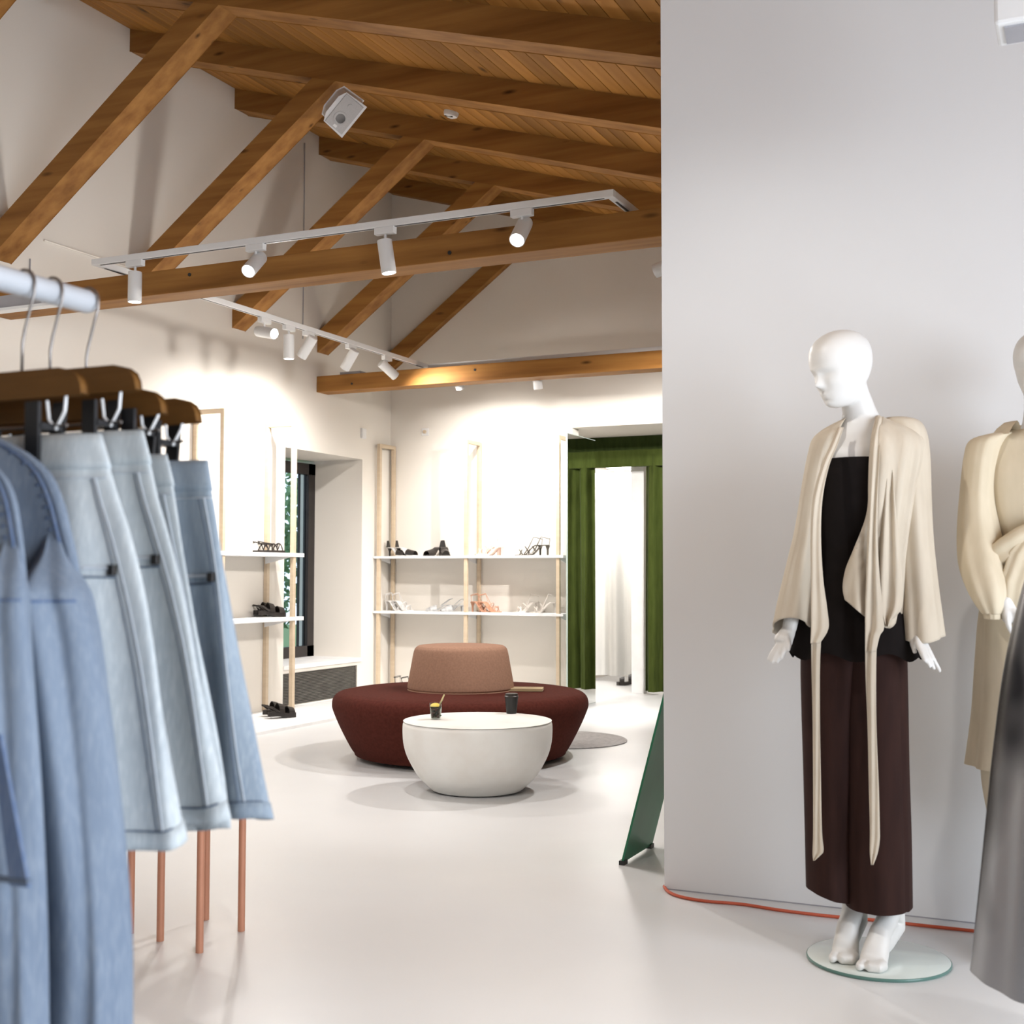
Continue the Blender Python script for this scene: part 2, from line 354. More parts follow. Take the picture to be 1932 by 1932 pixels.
# vent grille under the window
vt = thing('radiator_grille', 'dark slatted radiator grille set in the wall below the window', 'vent', (XW-.05, 8.47, .03))
vo = (XW-.05, 8.47, .03)
MB().box(XW-.05, XW-.045, 8.47, 9.589, .03, .292).build('backing', M['vent_back'], vt, vo)
q = MB()
for k in range(21): q.box(XW-.03, XW-.006, 8.47, 9.589, .034+k*.0124, .041+k*.0124)
q.build('slats', M['vent'], vt, vo, kind='stuff')
for yy in (8.47, 8.75, 9.03, 9.31, 9.58): MB().box(XW-.032, XW-.02, yy, yy+.006, .03, .292).build('upright', M['vent'], vt, vo)
# low plinth along the shoe walls
struct(MB().box(XW+.0, -5.165, 2.5, 9.5, 0, .022).build('trim_2', M['shelf']))
struct(MB().box(-6.0, -4.0, 9.55, YB, 0, .03).build('trim_3', M['shelf']))

# ------------------------------------------------------------------ fitting room behind the back wall
struct(MB().box(-4.9, -1.6, YB+.15, 13.0, OZ, OZ+.1).build('ceiling_fitting', M['wall']))
struct(MB().box(-4.9, -1.6, 12.9, 13.0, 0, OZ).box(-4.9, -4.8, YB+.15, 13, 0, OZ).box(-1.7, -1.6, YB+.15, 13, 0, OZ).build('wall_fitting', M['wall']))
yc = 10.95
pel = thing('curtain_pelmet', 'green velvet pelmet band across the top of the fitting room opening', 'pelmet', (-3.4, yc, 2.09))
MB().box(-4.75, -2.2, yc+.04, yc+.07, 2.255, 2.383).build('upper_band', M['velvet_shaded'], pel, (-3.4, yc, 2.09))
MB().box(-4.75, -2.2, yc, yc+.05, 2.095, 2.252).build('lower_band', M['velvet_green'], pel, (-3.4, yc, 2.09), bevel=.006)
def drape(name, label, cat, x0, x1, y, z0, z1, mt, amp, per, ph=0, lean=0):
    nx = int((x1-x0)/.012); rows = []
    for iz in range(15):
        t = iz/14; z = lerp(z0, z1, t); row = []
        for ix in range(nx+1):
            x = lerp(x0, x1, ix/nx); a = amp*(1.15-.45*t)
            row.append((x+lean*(1-t)*(1-(x-x0)/(x1-x0)), y+a*math.sin(2*math.pi*x/per+ph+.4*math.sin(3*t))+.3*a*math.sin(2*math.pi*x/(per*.37)+1.3*t), z))
        rows.append(row)
    back = [[(p[0], p[1]+.012, p[2]) for p in r] for r in rows]
    rings = [r+b[::-1] for r, b in zip(rows, back)]
    o = MB().loft(rings).build(name, mt, org=((x0+x1)/2, y, z0), smooth=True, angle=60)
    return tag(o, label, cat)
drape('curtain', 'floor length green velvet curtain at the fitting room opening', 'curtain', -3.715, -2.75, yc+.03, .03, 2.20, M['velvet_green'], .05, .17, .6, lean=-.02)
drape('drape', 'white gathered drape inside the fitting room', 'curtain', -4.75, -3.98, 12.2, .06, 2.15, M['drape_white'], .04, .22)
struct(MB().box(-3.90, -3.775, 11.12, 11.2, 0, OZ).build('trim_4', M['shelf']))
cl = thing('ceiling_light', 'rectangular ceiling light glowing inside the fitting room', 'lamp', (-4.5, 12.0, 2.2))
MB().box(-4.75, -4.05, 11.3, 12.9, 2.25, 2.383).build('housing', M['white_metal'], cl, (-4.5, 12.0, 2.2))
MB().box(-4.68, -4.15, 11.6, 12.6, 2.235, 2.251).build('diffuser', M['glow'], cl, (-4.5, 12.0, 2.2))
fl_ = bpy.data.lights.new('fitting_light', 'AREA'); fl_.shape = 'RECTANGLE'; fl_.size = .6; fl_.size_y = 1.0; fl_.energy = 11; fl_.color = (1, .97, .93)
flo = bpy.data.objects.new('fitting_light', fl_); C.objects.link(flo); flo.location = (-4.35, 12.0, 2.22)
tag(MB().tube([(-4.75, 12.2, 2.17), (-3.95, 12.2, 2.17)], .012).build('curtain_rod', M['steel'], org=(-4.3, 12.2, 2.17)), 'thin steel rod holding the white fitting room drape', 'rod')
# tall mirror beside the shoe rack
mr_ = thing('floor_mirror', 'tall frameless mirror standing at right angles to the wall by the green curtain', 'mirror', (-3.886, 9.83, 0))
mo = (-3.886, 9.83, 0)
MB().box(-3.892, -3.886, 9.516, YB-.002, .003, 2.258).build('mirror_glass', M['mirror'], mr_, mo)
q = MB().box(-3.897, -3.8855, 9.508, 9.516, 0, 2.262).box(-3.897, -3.8855, 9.516, YB-.002, 2.258, 2.263).box(-3.897, -3.892, 9.516, YB-.002, 0, 2.262).box(-3.897, -3.8855, 9.516, YB-.002, 0, .003)
q.build('edge', M['mirror_edge'], mr_, mo)

# ------------------------------------------------------------------ shoe racks
def rack(name, label, frames, shelves, org):
    t = thing(name, label, 'shoe rack', org)
    for f in frames: f.build('frame', M['rack'], t, org, bevel=.003)
    for s in shelves: s.build('shelf', M['shelf'], t, org, bevel=.002)
    return t
def loop_y(x, y0, y1, z1, wt=.032):
    return MB().box(x-wt/2, x+wt/2, y0, y0+wt, .03, z1).box(x-wt/2, x+wt/2, y1-wt, y1, .03, z1).box(x-wt/2, x+wt/2, y0+wt, y1-wt, z1-wt, z1)
def loop_x(y, x0, x1, z1, wt=.034):
    return MB().box(x0, x0+wt, y-wt/2, y+wt/2, .022, z1).box(x1-wt, x1, y-wt/2, y+wt/2, .022, z1).box(x0+wt, x1-wt, y-wt/2, y+wt/2, z1-wt, z1)
S1, S2 = 1.262, .765
rb = rack('shoe_rack', 'shoe rack of three beige uprights and two thin shelves on the wall by the mirror',
     [loop_y(x, 9.85, 10.14, 2.288) for x in (-5.885, -4.995, -4.115)],
     [MB().box(-5.93, -4.06, 9.84, 10.14, z-.022, z) for z in (S1, S2)], (-5.0, 10.0, .03))
for x in (-5.885, -4.995, -4.115):
    for z in (S1, S2):
        MB().prism([(9.87, z-.022), (10.13, z-.022), (10.13, z-.075)], 'x', x-.022, x-.018).build('bracket', M['shelf'], rb, (-5.0, 10.0, .03))
rl = rack('shoe_rack', 'shoe rack of beige uprights and white shelves on the wall beside the dark framed window',
     [loop_x(y, XW+.002, XW+.285, 2.293) for y in (6.42, 7.311, 8.197)],
     [MB().box(XW+.002, XW+.29, 6.2, 8.32, z-.03, z) for z in (S1, S2)], (-5.8, 7.3, .022))
for y in (6.42, 7.311, 8.197):
    for z in (S1, S2):
        MB().prism([(XW+.27, z-.03), (XW+.02, z-.03), (XW+.02, z-.085)], 'y', y-.024, y-.02).build('bracket', M['shelf'], rl, (-5.8, 7.3, .022))

# ------------------------------------------------------------------ shoes (toe towards +x, about 24 cm)
def outline(x0, x1, w0, w1, n=10):
    """plan of a sole: heel half width w0, ball half width w1"""
    pts = []
    for k in range(n+1):
        t = k/n; hw = (w0+(w1-w0)*math.sin(min(1, t/.72)*math.pi/2)**2)*math.sqrt(max(0, 1-(2*t-1)**8))
        pts.append((lerp(x0, x1, t), hw))
    return pts
def make_shoe(kind, mt, sole_mt=None):
    e = bpy.data.objects.new('shoe', None); C.objects.link(e); e.empty_display_size = .03
    sole_mt = sole_mt or mt
    hh = {'flat': .0, 'chunky': .018, 'heel': .085, 'mule': .075, 'pump': .05, 'platform': .075, 'low': .02}[kind]
    th = {'flat': .020, 'chunky': .034, 'heel': .008, 'mule': .008, 'pump': .008, 'platform': .018, 'low': .012}[kind]
    def zs(x):   # top surface height of the footbed at x in [-.12,.12]
        t = (x+.12)/.24; return th+hh*(1 if t < .22 else max(0, .5+.5*math.cos(math.pi*(t-.22)/.46)) if t < .68 else 0)
    rings = []
    for x, hw in outline(-.12, .12, .027, .042, 12):
        z = zs(x); hw = max(hw, .004)
        rings.append([(x, -hw, z-th), (x, hw, z-th), (x, hw, z), (x, -hw, z)])
    MB().loft(rings).build('sole', sole_mt, e)
    def arch(x, h, r=.0045, lean=0, hw=.04):
        pts = [(x+lean*math.sin(math.pi*k/8), hw*math.cos(math.pi*k/8), zs(x)+h*math.sin(math.pi*k/8)) for k in range(9)]
        return pts
    if hh > .03:
        r0 = .018 if kind in ('platform', 'pump') else .008
        MB().loft([[(-.10+r*math.cos(a)-.004, r*math.sin(a)*1.1, z) for a in [2*math.pi*k/8 for k in range(8)]] for z, r in ((0, r0), (hh*.6, r0*1.15), (hh+.003, .022))]).build('heel', mt, e)
    if kind in ('flat',):
        for x, l in ((.075, -.01), (.03, .03), (.0, -.035), (-.05, .02)): MB().tube(arch(x, .055, lean=l), .0045, 6).build('strap', mt, e)
        pts = [(-.075, .045, .075), (-.12, .0, .088), (-.075, -.045, .075), (.0, -.03, .068), (.0, .03, .068), (-.075, .045, .075)]
        MB().tube(pts, .004, 6).build('ankle_strap', mt, e)
    elif kind == 'chunky':
        for x, wd, h in ((.065, .05, .05), (-.02, .045, .068)):
            rs = []
            for k in range(9):
                a = math.pi*k/8; y = .043*math.cos(a); z = zs(x)+h*math.sin(a)-.004
                rs.append([(x-wd/2, y, z), (x+wd/2, y*.96, z-.012*math.sin(a)), (x+wd/2, y*.96, z-.012*math.sin(a)+.006), (x-wd/2, y, z+.006)])
            MB().loft(rs).build('strap', mt, e)
        MB().tube([(-.05, .043, .05), (-.10, .032, .085), (-.125, 0, .09), (-.10, -.032, .085), (-.05, -.043, .05)], .008, 6).build('ankle_strap', mt, e)
    elif kind in ('heel', 'platform', 'low'):
        for x, l in ((.075, -.02), (.05, .03), (.0, .03)): MB().tube(arch(x, .045, lean=l), .0035, 6).build('strap', mt, e)
        z = zs(-.1)
        MB().tube([(-.116, 0, z), (-.121, 0, z+.03), (-.122, 0, z+.058)], .0028, 6).build('heel_strap', mt, e)
        MB().tube([(-.084+.038*math.cos(a), .029*math.sin(a), z+.06+.010*math.cos(a)) for a in [2*math.pi*k/14 for k in range(15)]], .0026, 6).build('ankle_strap', mt, e)
        MB().tube([(.04, .036, zs(.04)), (.0, .02, zs(0)+.03), (-.046, 0, z+.07), (.0, -.02, zs(0)+.03), (.04, -.036, zs(.04))], .0026, 6).build('strap', mt, e)
    elif kind == 'mule':
        rs = []
        for k in range(9):
            a = math.pi*k/8; y = .043*math.cos(a); zz = zs(.05)+.05*math.sin(a)
            rs.append([(.01, y, zz+.004), (.10, y*.8, zz*.75), (.10, y*.8, zz*.75+.004), (.01, y, zz+.008)])
        MB().loft(rs).build('upper', mt, e)
        MB().loft([[(-.125+.004*k, y, zs(-.1)+h) for y, h in ((-.026, 0), (.026, 0))]+[(-.13+.004*k, y, zs(-.1)+.062) for y in (.012, -.012)] for k in (0, 1)]).build('heel_counter', mt, e)
    elif kind == 'pump':
        rs = []
        for k in range(11):
            a = math.pi*k/10; y = .042*math.cos(a); s_ = math.sin(a)
            rs.append([(.02, y, zs(.02)+.048*s_), (.075, y*.9, zs(.075)+.036*s_), (.118, y*.35, zs(.11)+.012*s_), (.118, y*.3, zs(.11)+.009*s_), (.075, y*.85, zs(.075)+.031*s_), (.02, y*.95, zs(.02)+.043*s_)])
        MB().loft(rs).build('upper', mt, e)
        z = zs(-.1)
        MB().tube([(-.02, .036, zs(-.02)+.01), (-.10, .03, z+.05), (-.124, 0, z+.055), (-.10, -.03, z+.05), (-.02, -.036, zs(-.02)+.01)], .0035, 6).build('ankle_strap', mt, e)
    return e
cache = {}
def shoe(kind, col, loc, rotz, label, group=None, sole=None):
    key = (kind, col, sole)
    if key not in cache:
        o = cache[key] = make_shoe(kind, SHOE[col], SHOE[sole] if sole else None)
    else:
        o = copy_tree(cache[key])
    o.location = tuple(float(v) for v in loc); o.rotation_euler = (0, 0, rotz)
    o.name = {'flat': 'sandal', 'chunky': 'sandal', 'heel': 'heeled_sandal', 'mule': 'heeled_mule', 'pump': 'slingback_pump', 'platform': 'platform_sandal', 'low': 'sandal'}[kind]
    tag(o, label, 'shoe', group); return o
R = math.radians
# left wall rack
for (px, kind, z, lab, dy) in ((505, 'flat', S1, 'flat black lace-up sandal on the top shelf beside the window', 0), (508, 'chunky', S2, 'black platform slide on the middle shelf beside the window', 0), (508, 'chunky', .022, 'black buckled sandal on the low plinth below the window rack', 0)):
    for k, (dx, ddy) in enumerate(((.06, -.02), (.17, .045))):
        p = at(px, 1100, X=XW+dx); shoe(kind, 'black', (XW+dx+(.24 if z < .1 else 0), p[1]+ddy-(.2 if z < .1 else 0), z), R(66), lab, lab+' pair')
# back wall rack
def pair(px, Yp, z, kind, col, lab, rot=(R(-60), R(-52)), dx=.10, sole=None):
    p = at(px, 1100, Y=Yp)
    for k in (0, 1):
        shoe(kind, col, (p[0]-dx/2+k*dx, Yp+(.0 if k else .02), z), rot[k], lab, lab+' pair', sole)
pair(758, 9.98, S1, 'mule', 'black', 'black and white heeled mule on the upper shelf nearest the room corner', (R(-15), R(-12)), .11, 'white')
pair(827, 9.98, S1, 'mule', 'black', 'all black heeled mule on the upper shelf left of the middle upright', (R(-100), R(-55)), .13)
pair(925, 9.98, S1, 'platform', 'blush', 'blush pink block heel sandal on the upper shelf', (R(190), R(180)), .07)
pair(1003, 9.98, S1, 'heel', 'olive', 'dark strappy high heel on the upper shelf beside the mirror', (R(200), R(195)), .08)
pair(752, 9.98, S2, 'heel', 'white', 'white strappy heel on the lower shelf nearest the room corner', (R(-12), R(-8)), .09)
pair(840, 9.98, S2, 'pump', 'silver', 'grey slingback pump on the lower shelf left of the middle upright', (R(215), R(235)), .15)
pair(916, 9.98, S2, 'heel', 'tan', 'tan strappy heel on the lower shelf right of the middle upright', (R(-12), R(-6)), .09)
pair(1008, 9.98, S2, 'heel', 'ivory', 'ivory strappy heel on the lower shelf beside the mirror', (R(225), R(215)), .17)
pair(768, 9.75, .03, 'heel', 'black', 'black strappy heel on the floor plinth behind the round sofa', (R(-25), R(-15)), .10)
p = at(1186, 1293, Z=0)
shoe('chunky', 'black', (p[0], p[1], 0), R(200), 'black shoe left on the fitting room floor')

# ------------------------------------------------------------------ lamp track loop with spotlights
TZ = 2.808; TX0, TX1, TY0, TY1 = -4.985, -1.945, 5.285, 9.12
def track(name, label, x0, x1, y0, y1):
    t = thing(name, label, 'lamp track', ((x0+x1)/2, (y0+y1)/2, TZ), group=None); og = ((x0+x1)/2, (y0+y1)/2, TZ)
    MB().box(x0, x1, y0, y1, TZ, TZ+.034).build('channel', M['white_metal'], t, og, bevel=.003)
    s = MB()
    if x1-x0 > y1-y0: s.box(x0+.05, x1-.05, (y0+y1)/2-.006, (y0+y1)/2+.006, TZ-.001, TZ+.002)
    else: s.box((x0+x1)/2-.006, (x0+x1)/2+.006, y0+.05, y1-.05, TZ-.001, TZ+.002)
    s.build('slot', M['track_slot'], t, og); return t
hw_ = .018
track('lamp_track', 'white lamp track run in front of the nearer tie beam', TX0-hw_, TX1+hw_, TY0-hw_, TY0+hw_)
track('lamp_track', 'white lamp track run going back along the shoe wall with five angled lamps', TX0-hw_, TX0+hw_, TY0+hw_, TY1-hw_)
track('lamp_track', 'white lamp track run behind the far tie beam', TX0-hw_, TX1+hw_, TY1-hw_, TY1+hw_)
track('lamp_track', 'white lamp track run turning back over the nearer tie beam at its right end', TX1-hw_, TX1+hw_, TY0+hw_, TY1-hw_)

def lamp(loc, aim, label, group=None, power=1.0, along='x', blend=1.0, size=125, ln=.17, rad=.037, spot=True, soft=.03):
    """track spotlight hanging at loc (point on the track underside), body pointing along aim"""
    x, y, z = loc; a = Vector(aim).normalized()
    t = thing('track_spotlight', label, 'spotlight', loc, group=group)
    d = (.055, .017) if along == 'x' else (.017, .055)
    MB().box(x-d[0], x+d[0], y-d[1], y+d[1], z-.035, z).build('adapter', M['white_metal'], t, loc, bevel=.003)
    piv = Vector((x, y, z-.075))
    MB().tube([(x, y, z-.03), tuple(piv)], .007, 8).build('stem', M['white_metal'], t, loc)
    c0 = piv-a*.035 if a.z < -.95 else piv-a*.07; c0 = c0+Vector((0, 0, -.02)); c1 = c0+a*ln
    bd = MB(); ux = a.orthogonal().normalized(); uy = a.cross(ux); n = 28
    def ring(c, r): return [c+(ux*math.cos(2*math.pi*k/n)+uy*math.sin(2*math.pi*k/n))*r for k in range(n)]
    bd.loft([ring(c0, rad*.6), ring(c0+a*.004, rad*.97), ring(c0+a*.01, rad), ring(c1, rad), ring(c1, rad*.9), ring(c1-a*.012, rad*.88)], True, True, True)
    b = bd.build('body', M['white_metal'], t, loc, smooth=True, angle=40)
    MB().loft([ring(c1-a*.010, rad*.87), ring(c1-a*.007, rad*.87)]).build('lens', M['glow'], t, loc)
    if spot:
        l = bpy.data.lights.new('spot_beam', 'SPOT'); l.energy = SPOT_W*power; l.spot_size = math.radians(size); l.spot_blend = blend
        l.shadow_soft_size = soft; l.color = (1.0, .97, .935)
        lo = bpy.data.objects.new('spot_beam', l); C.objects.link(lo); lo.parent = t
        lo.location = tuple((c1+a*.012)-Vector(loc)); lo.rotation_euler = a.to_track_quat('-Z', 'Y').to_euler()
    return t
def tx(px): return float(at(px, 450, Y=TY0)[0])
def ty(px, py): return float(at(px, py, X=TX0)[1])
lamp((tx(256), TY0, TZ), (0, .0, -1), 'white spotlight hanging straight down at the end of the nearer track', power=.5)
lamp((tx(483), TY0, TZ), (.10, -.75, -.62), 'glaring white spotlight turned to the shop front, between two upright ones', power=.6)
lamp((tx(727), TY0, TZ), (.14, .05, -1), 'white spotlight hanging almost straight down near the middle of the nearer track', power=.5)
lamp((tx(985), TY0, TZ), (.06, -.70, -.68), 'glaring white spotlight turned to the shop front near the track corner', power=.6)
W = .7
lamp((TX0, ty(499, 612), TZ), (.93, -.20, -.22), 'white spotlight aimed level across the room from the track along the shoe wall', along='y', power=1.0)
lamp((TX0, ty(545, 625), TZ), (0, .02, -1), 'white spotlight hanging straight down from the track along the shoe wall', along='y', power=.6)
lamp((TX0, ty(582, 636), TZ), (-.62, .05, -.78), 'white spotlight tilted down at the window end shelves', along='y', power=W)
lamp((TX0, ty(662, 660), TZ), (-.62, .12, -.78), 'white spotlight tilted away toward the window', along='y', power=1.2)
lamp((TX0, ty(730, 680), TZ), (.40, .78, -.60), 'white spotlight tilted at the shoe shelves at the far end of the track', along='y', power=W)
fx = lambda px: float(at(px, 745, Y=TY1)[0])
lamp((fx(862), TY1, TZ), (.0, .62, -.78), 'white spotlight showing below the far tie beam above the shoe rack', power=W)
lamp((fx(1012), TY1, TZ), (.0, .30, -1), 'white spotlight with glowing rim below the far tie beam by the mirror', power=W)
lamp((-2.55, TY1, TZ), (-.5, .6, -.8), 'added unseen white spotlight on the far track out beyond the green curtain', power=1.0)  # extra lamp added out of view for more light at the back
lamp((TX1, 6.2, TZ), (-1, .05, -.30), 'added unseen white spotlight behind the partition washing the long plaster wall', along='y', power=1.5, size=120, soft=.16)  # hidden lamp added to wash the plaster wall with light
lamp((TX1, 7.1, TZ), (-.55, -.1, -.80), 'added unseen white spotlight on the track side behind the partition aimed at the sofa', along='y', power=1.4)  # hidden lamp added to brighten the sofa area
lamp((TX1, 7.95, TZ), (-.66, .72, -.62), 'added unseen white spotlight behind the partition washing the shoe wall', along='y', power=3.6, size=85)  # hidden lamp added to brighten the shoe shelves
# unseen track and lamps, added to brighten the front of the shop
track('lamp_track', 'added unseen white lamp track run over the front of the shop', -3.2, 1.2, 2.382, 2.418)
TZ2 = TZ
for x, a, l, pw_, sz in ((-2.9, (-.9, .25, -.6), 'spotlight washing the wall beyond the denim rail', .9, 125), (-2.2, (-.65, 3.5, -2.5), 'spotlight aimed at the coffee table', 1.3, 45),
                     (-1.5, (.25, 1, -1.1), 'spotlight aimed at the bare partition', .42, 105), (-.7, (.0, .0, -1), 'spotlight over the floor by the dressed mannequin', .8, 72), (.5, (.05, .05, -1), 'spotlight over the floor by the shirt mannequin', .8, 72)):
    lamp((x, 2.4, TZ2), a, 'added unseen white track '+l, power=pw_, size=sz)
tag(MB().tube([(-3.1, 2.4, TZ+.03), (-3.1, 2.4, roof(-3.1)+.01)], .006).build('track_suspension', M['steel'], org=(-3.1, 2.4, TZ)), 'thin steel suspension of the added unseen front lamp track', 'rod')

# speaker and smoke detector
def oriented(mb, c, xdir, zdir):
    z = Vector(zdir).normalized(); x = Vector(xdir); x = (x-z*x.dot(z)).normalized(); y = z.cross(x)
    mb.v = [tuple(Vector(c)+x*v[0]+y*v[1]+z*v[2]) for v in mb.v]; return mb
sc_ = at(648, 212, Y=6.50)
sp = thing('wall_speaker', 'small white loudspeaker hung on the brace and rafter joint', 'speaker', sc_)
fd = (.52, -.62, -.58); ax = (.55, .05, .60)
def so(mb): return oriented(mb, sc_, ax, fd)
so(MB().prism([(-.115, -.075), (.115, -.075), (.105, .065), (.06, .085), (-.06, .085), (-.105, .065)], 'z', -.11, .035)).build('cabinet', M['speaker'], sp, sc_, bevel=.008)
so(MB().box(-.108, .108, -.068, .066, .034, .041)).build('grille', M['speaker_cloth'], sp, sc_, bevel=.003)
so(MB().lathe([(.045, .041), (.045, .043), (.038, .043), (.03, .041)], (-.035, 0, 0), 24)).build('woofer', M['speaker_cloth'], sp, sc_)
so(MB().lathe([(.016, .041), (.016, .044), (.008, .044)], (.06, 0, 0), 20)).build('tweeter', M['speaker_cloth'], sp, sc_)
so(MB().box(-.098, -.082, -.012, .012, .041, .044)).build('badge', M['white_metal'], sp, sc_)
so(MB().tube([(.0, 0, -.10), (.03, .02, -.16), (.06, .03, -.22)], .012)).build('bracket', M['steel'], sp, sc_)
dx_, dy_ = -4.0, 7.0
dpt = None
for yy in np.linspace(6.7, 7.6, 200):
    q_ = at(852, 211, Y=yy)
    if dpt is None or abs(q_[2]-roof(q_[0])) < abs(dpt[2]-roof(dpt[0])): dpt = q_
sd = thing('smoke_detector', 'round white smoke detector on the plank ceiling', 'detector', dpt)
nv = Vector((-.29, 0, -1)).normalized()
oriented(MB().lathe([(.052, -.002), (.052, .014), (.046, .03), (.02, .042), (0.0001, .044)], (0, 0, 0), 28), dpt, (0, 1, 0), nv).build('housing', M['white_metal'], sd, dpt, smooth=True, angle=40)
oriented(MB().box(-.03, .03, .018, .026, .034, .041), dpt, (1, 0, 0), nv).build('slot', M['track_slot'], sd, dpt)
# cables and small boxes on the walls
def cable(name, label, pts, r, mt, cat='cable'):
    return tag(MB().tube(pts, r, 6).build(name, mt, org=pts[0]), label, cat)
c0 = at(83, 453, X=XW+.008); c1 = at(262, 511, X=XW+.008)
cable('wall_conduit', 'thin white conduit running level along the upper plaster wall', [tuple(c0), tuple(c1)], .007, M['wall'])
a0 = at(575, 270, X=XW+.006); a1 = at(575, 640, X=XW+.006)
cable('wall_cable', 'thin cable dropping down the plaster wall between two braces', [tuple(a0), (XW+.006, float(a0[1]), float(a1[2]))], .004, M['grey_panel'])
b0 = at(57, 488, X=XW+.006)
cable('wall_cable', 'short thin cable below the foot of the brace nearest the denim rail', [tuple(b0), (XW+.006, float(b0[1]), 2.80)], .004, M['grey_panel'])
s_ = at(684, 818, X=XW)
tag(MB().box(XW, XW+.02, s_[1]-.035, s_[1]+.035, s_[2]-.045, s_[2]+.045).build('wall_switch', M['shelf'], org=tuple(s_), bevel=.003), 'small white switch box above the window recess', 'switch')
s_ = at(803, 815, Y=YB)
tsw = thing('wall_sensor', 'small round sensor on a square plate on the back wall', 'sensor', s_)
MB().box(s_[0]-.035, s_[0]+.035, YB-.012, YB, s_[2]-.035, s_[2]+.035).build('plate', M['shelf'], tsw, s_, bevel=.003)
MB().tube([(s_[0], YB-.012, s_[2]), (s_[0], YB-.028, s_[2])], .016, 16).build('eye', M['rack'], tsw, s_)
tag(MB().box(-5.72, -5.52, 8.93, 9.02, 2.776, 2.80).build('cable_box', M['grey_panel'], org=(-5.62, 8.97, 2.776), bevel=.003), 'grey junction box lying on the far tie beam', 'box')

# ------------------------------------------------------------------ sofa, table and what is on them
sc0 = at(869, 1400, D=7.59); sx, sy = float(sc0[0]), float(sc0[1])
so_ = (sx, sy, 0)
sofa = thing('round_sofa', 'round maroon sofa seat with a tan drum backrest in the middle', 'sofa', so_)
prof = [(.30, .022), (.60, .022), (.642, .04), (.685, .11), (.735, .21), (.768, .29), (.774, .325), (.768, .355), (.748, .380), (.71, .393), (.60, .399), (.0001, .402)]
MB().lathe([(r, z) for r, z in smooth_rows(prof, 4)], so_, 72).build('seat', M['sofa'], sofa, so_, smooth=True)
prof = [(.05, .398), (.30, .398), (.318, .408), (.322, .428), (.303, .54), (.286, .63), (.272, .657), (.244, .669), (.15, .673), (.0001, .675)]
MB().lathe([(r, z) for r, z in smooth_rows(prof, 4)], so_, 64).build('backrest', M['backrest'], sofa, so_, smooth=True)
for k in range(6):
    a = k*math.pi/3+.55
    MB().lathe([(.03, 0), (.03, .03)], (sx+.575*math.cos(a), sy+.575*math.sin(a), 0), 14).build('foot', M['black'], sofa, so_)
MB().lathe([(.50, .004), (.50, .03)], so_, 40).build('base_ring', M['black'], sofa, so_)
bk = at(992, 1302, Z=.404)
bo = thing('booklet', 'kraft paper booklet lying on the sofa seat against the backrest', 'booklet', bk)
d1 = np.array([math.cos(R(20)), math.sin(R(20)), 0]); d2 = np.array([-d1[1], d1[0], 0])
def quadbox(c, a, b, la, lb, z0, z1):
    c = np.array(c); v = [c+a*i*la/2+b*j*lb/2 for i, j in ((-1, -1), (1, -1), (1, 1), (-1, 1))]
    return MB().add([(p[0], p[1], z) for z in (z0, z1) for p in v], [(0, 1, 2, 3), (7, 6, 5, 4), (0, 1, 5, 4), (1, 2, 6, 5), (2, 3, 7, 6), (3, 0, 4, 7)])
quadbox(bk, d1, d2, .21, .15, .403, .409).build('cover', M['paper'], bo, bk)
quadbox(bk+np.array([.01, .0, 0]), d1, d2, .19, .14, .409, .418).build('pages', M['paper'], bo, bk)
tc0 = at(901, 1400, D=6.40); tx_, ty_ = float(tc0[0]), float(tc0[1]); to = (tx_, ty_, 0)
prof = [(.20, .004), (.228, .008), (.258, .033), (.302, .078), (.338, .135), (.364, .19), (.378, .245), (.382, .295), (.382, .325), (.3805, .340), (.375, .350), (.366, .3545), (.35, .355), (.0001, .355)]
tag(MB().lathe([(r, z) for r, z in smooth_rows(prof, 4)], to, 80).build('coffee_table', M['table'], org=to, smooth=True, angle=50), 'white cast bowl-shaped coffee table in front of the round sofa', 'table')
tt = .355
g = at(822, 1357, Z=tt); g[2] = tt
gl = thing('drink_glass', 'tumbler of lemon and mint drink with a straw on the coffee table', 'glass', g)
MB().lathe([(.025, 0), (.034, .085), (.0325, .085), (.0235, .005), (.0001, .005)], g, 28).build('tumbler', M['clear'], gl, g, smooth=True, angle=40)
MB().lathe([(.0001, .006), (.023, .006), (.0305, .066), (.0001, .066)], g, 24).build('drink', M['lemonade'], gl, g, smooth=True, angle=40)
oriented(MB().lathe([(.0001, -.002), (.024, -.002), (.024, .002), (.0001, .002)], (0, 0, 0), 24), g+np.array([-.003, -.004, .069]), (1, 0, 0), (.15, -.5, 1)).build('lemon_slice', M['lemon'], gl, g)
for k in range(5):
    a = k*1.3; q = oriented(MB().prism([(0, 0), (.008, .006), (.020, 0), (.008, -.006)], 'z', 0, .0012), g+np.array([.014*math.cos(a), .014*math.sin(a), .018+.006*k]), (math.cos(a*2), math.sin(a*2), .4), (.3, -.8, .5))
    q.build('mint_leaf', M['mint'], gl, g)
st0 = g+np.array([-.012, .005, .01]); u_ = rt*.052+np.array([0, 0, .115])
MB().tube([tuple(st0), tuple(st0+u_*1.0)], .0042, 8).build('straw', M['straw'], gl, g)
c_ = at(965, 1346, Z=tt); c_[2] = tt
cu = thing('paper_cup', 'black takeaway cup with a lid on the coffee table', 'cup', c_)
MB().lathe([(.0001, 0), (.027, 0), (.0275, .002), (.036, .088), (.0001, .088)], c_, 32).build('cup', M['black'], cu, c_, smooth=True, angle=40)
MB().lathe([(.038, .086), (.0385, .092), (.035, .095), (.034, .105), (.031, .107), (.0001, .104)], c_, 32).build('lid', M['leather_black'], cu, c_, smooth=True, angle=35)
ru = (-3.2, 7.75, 0)
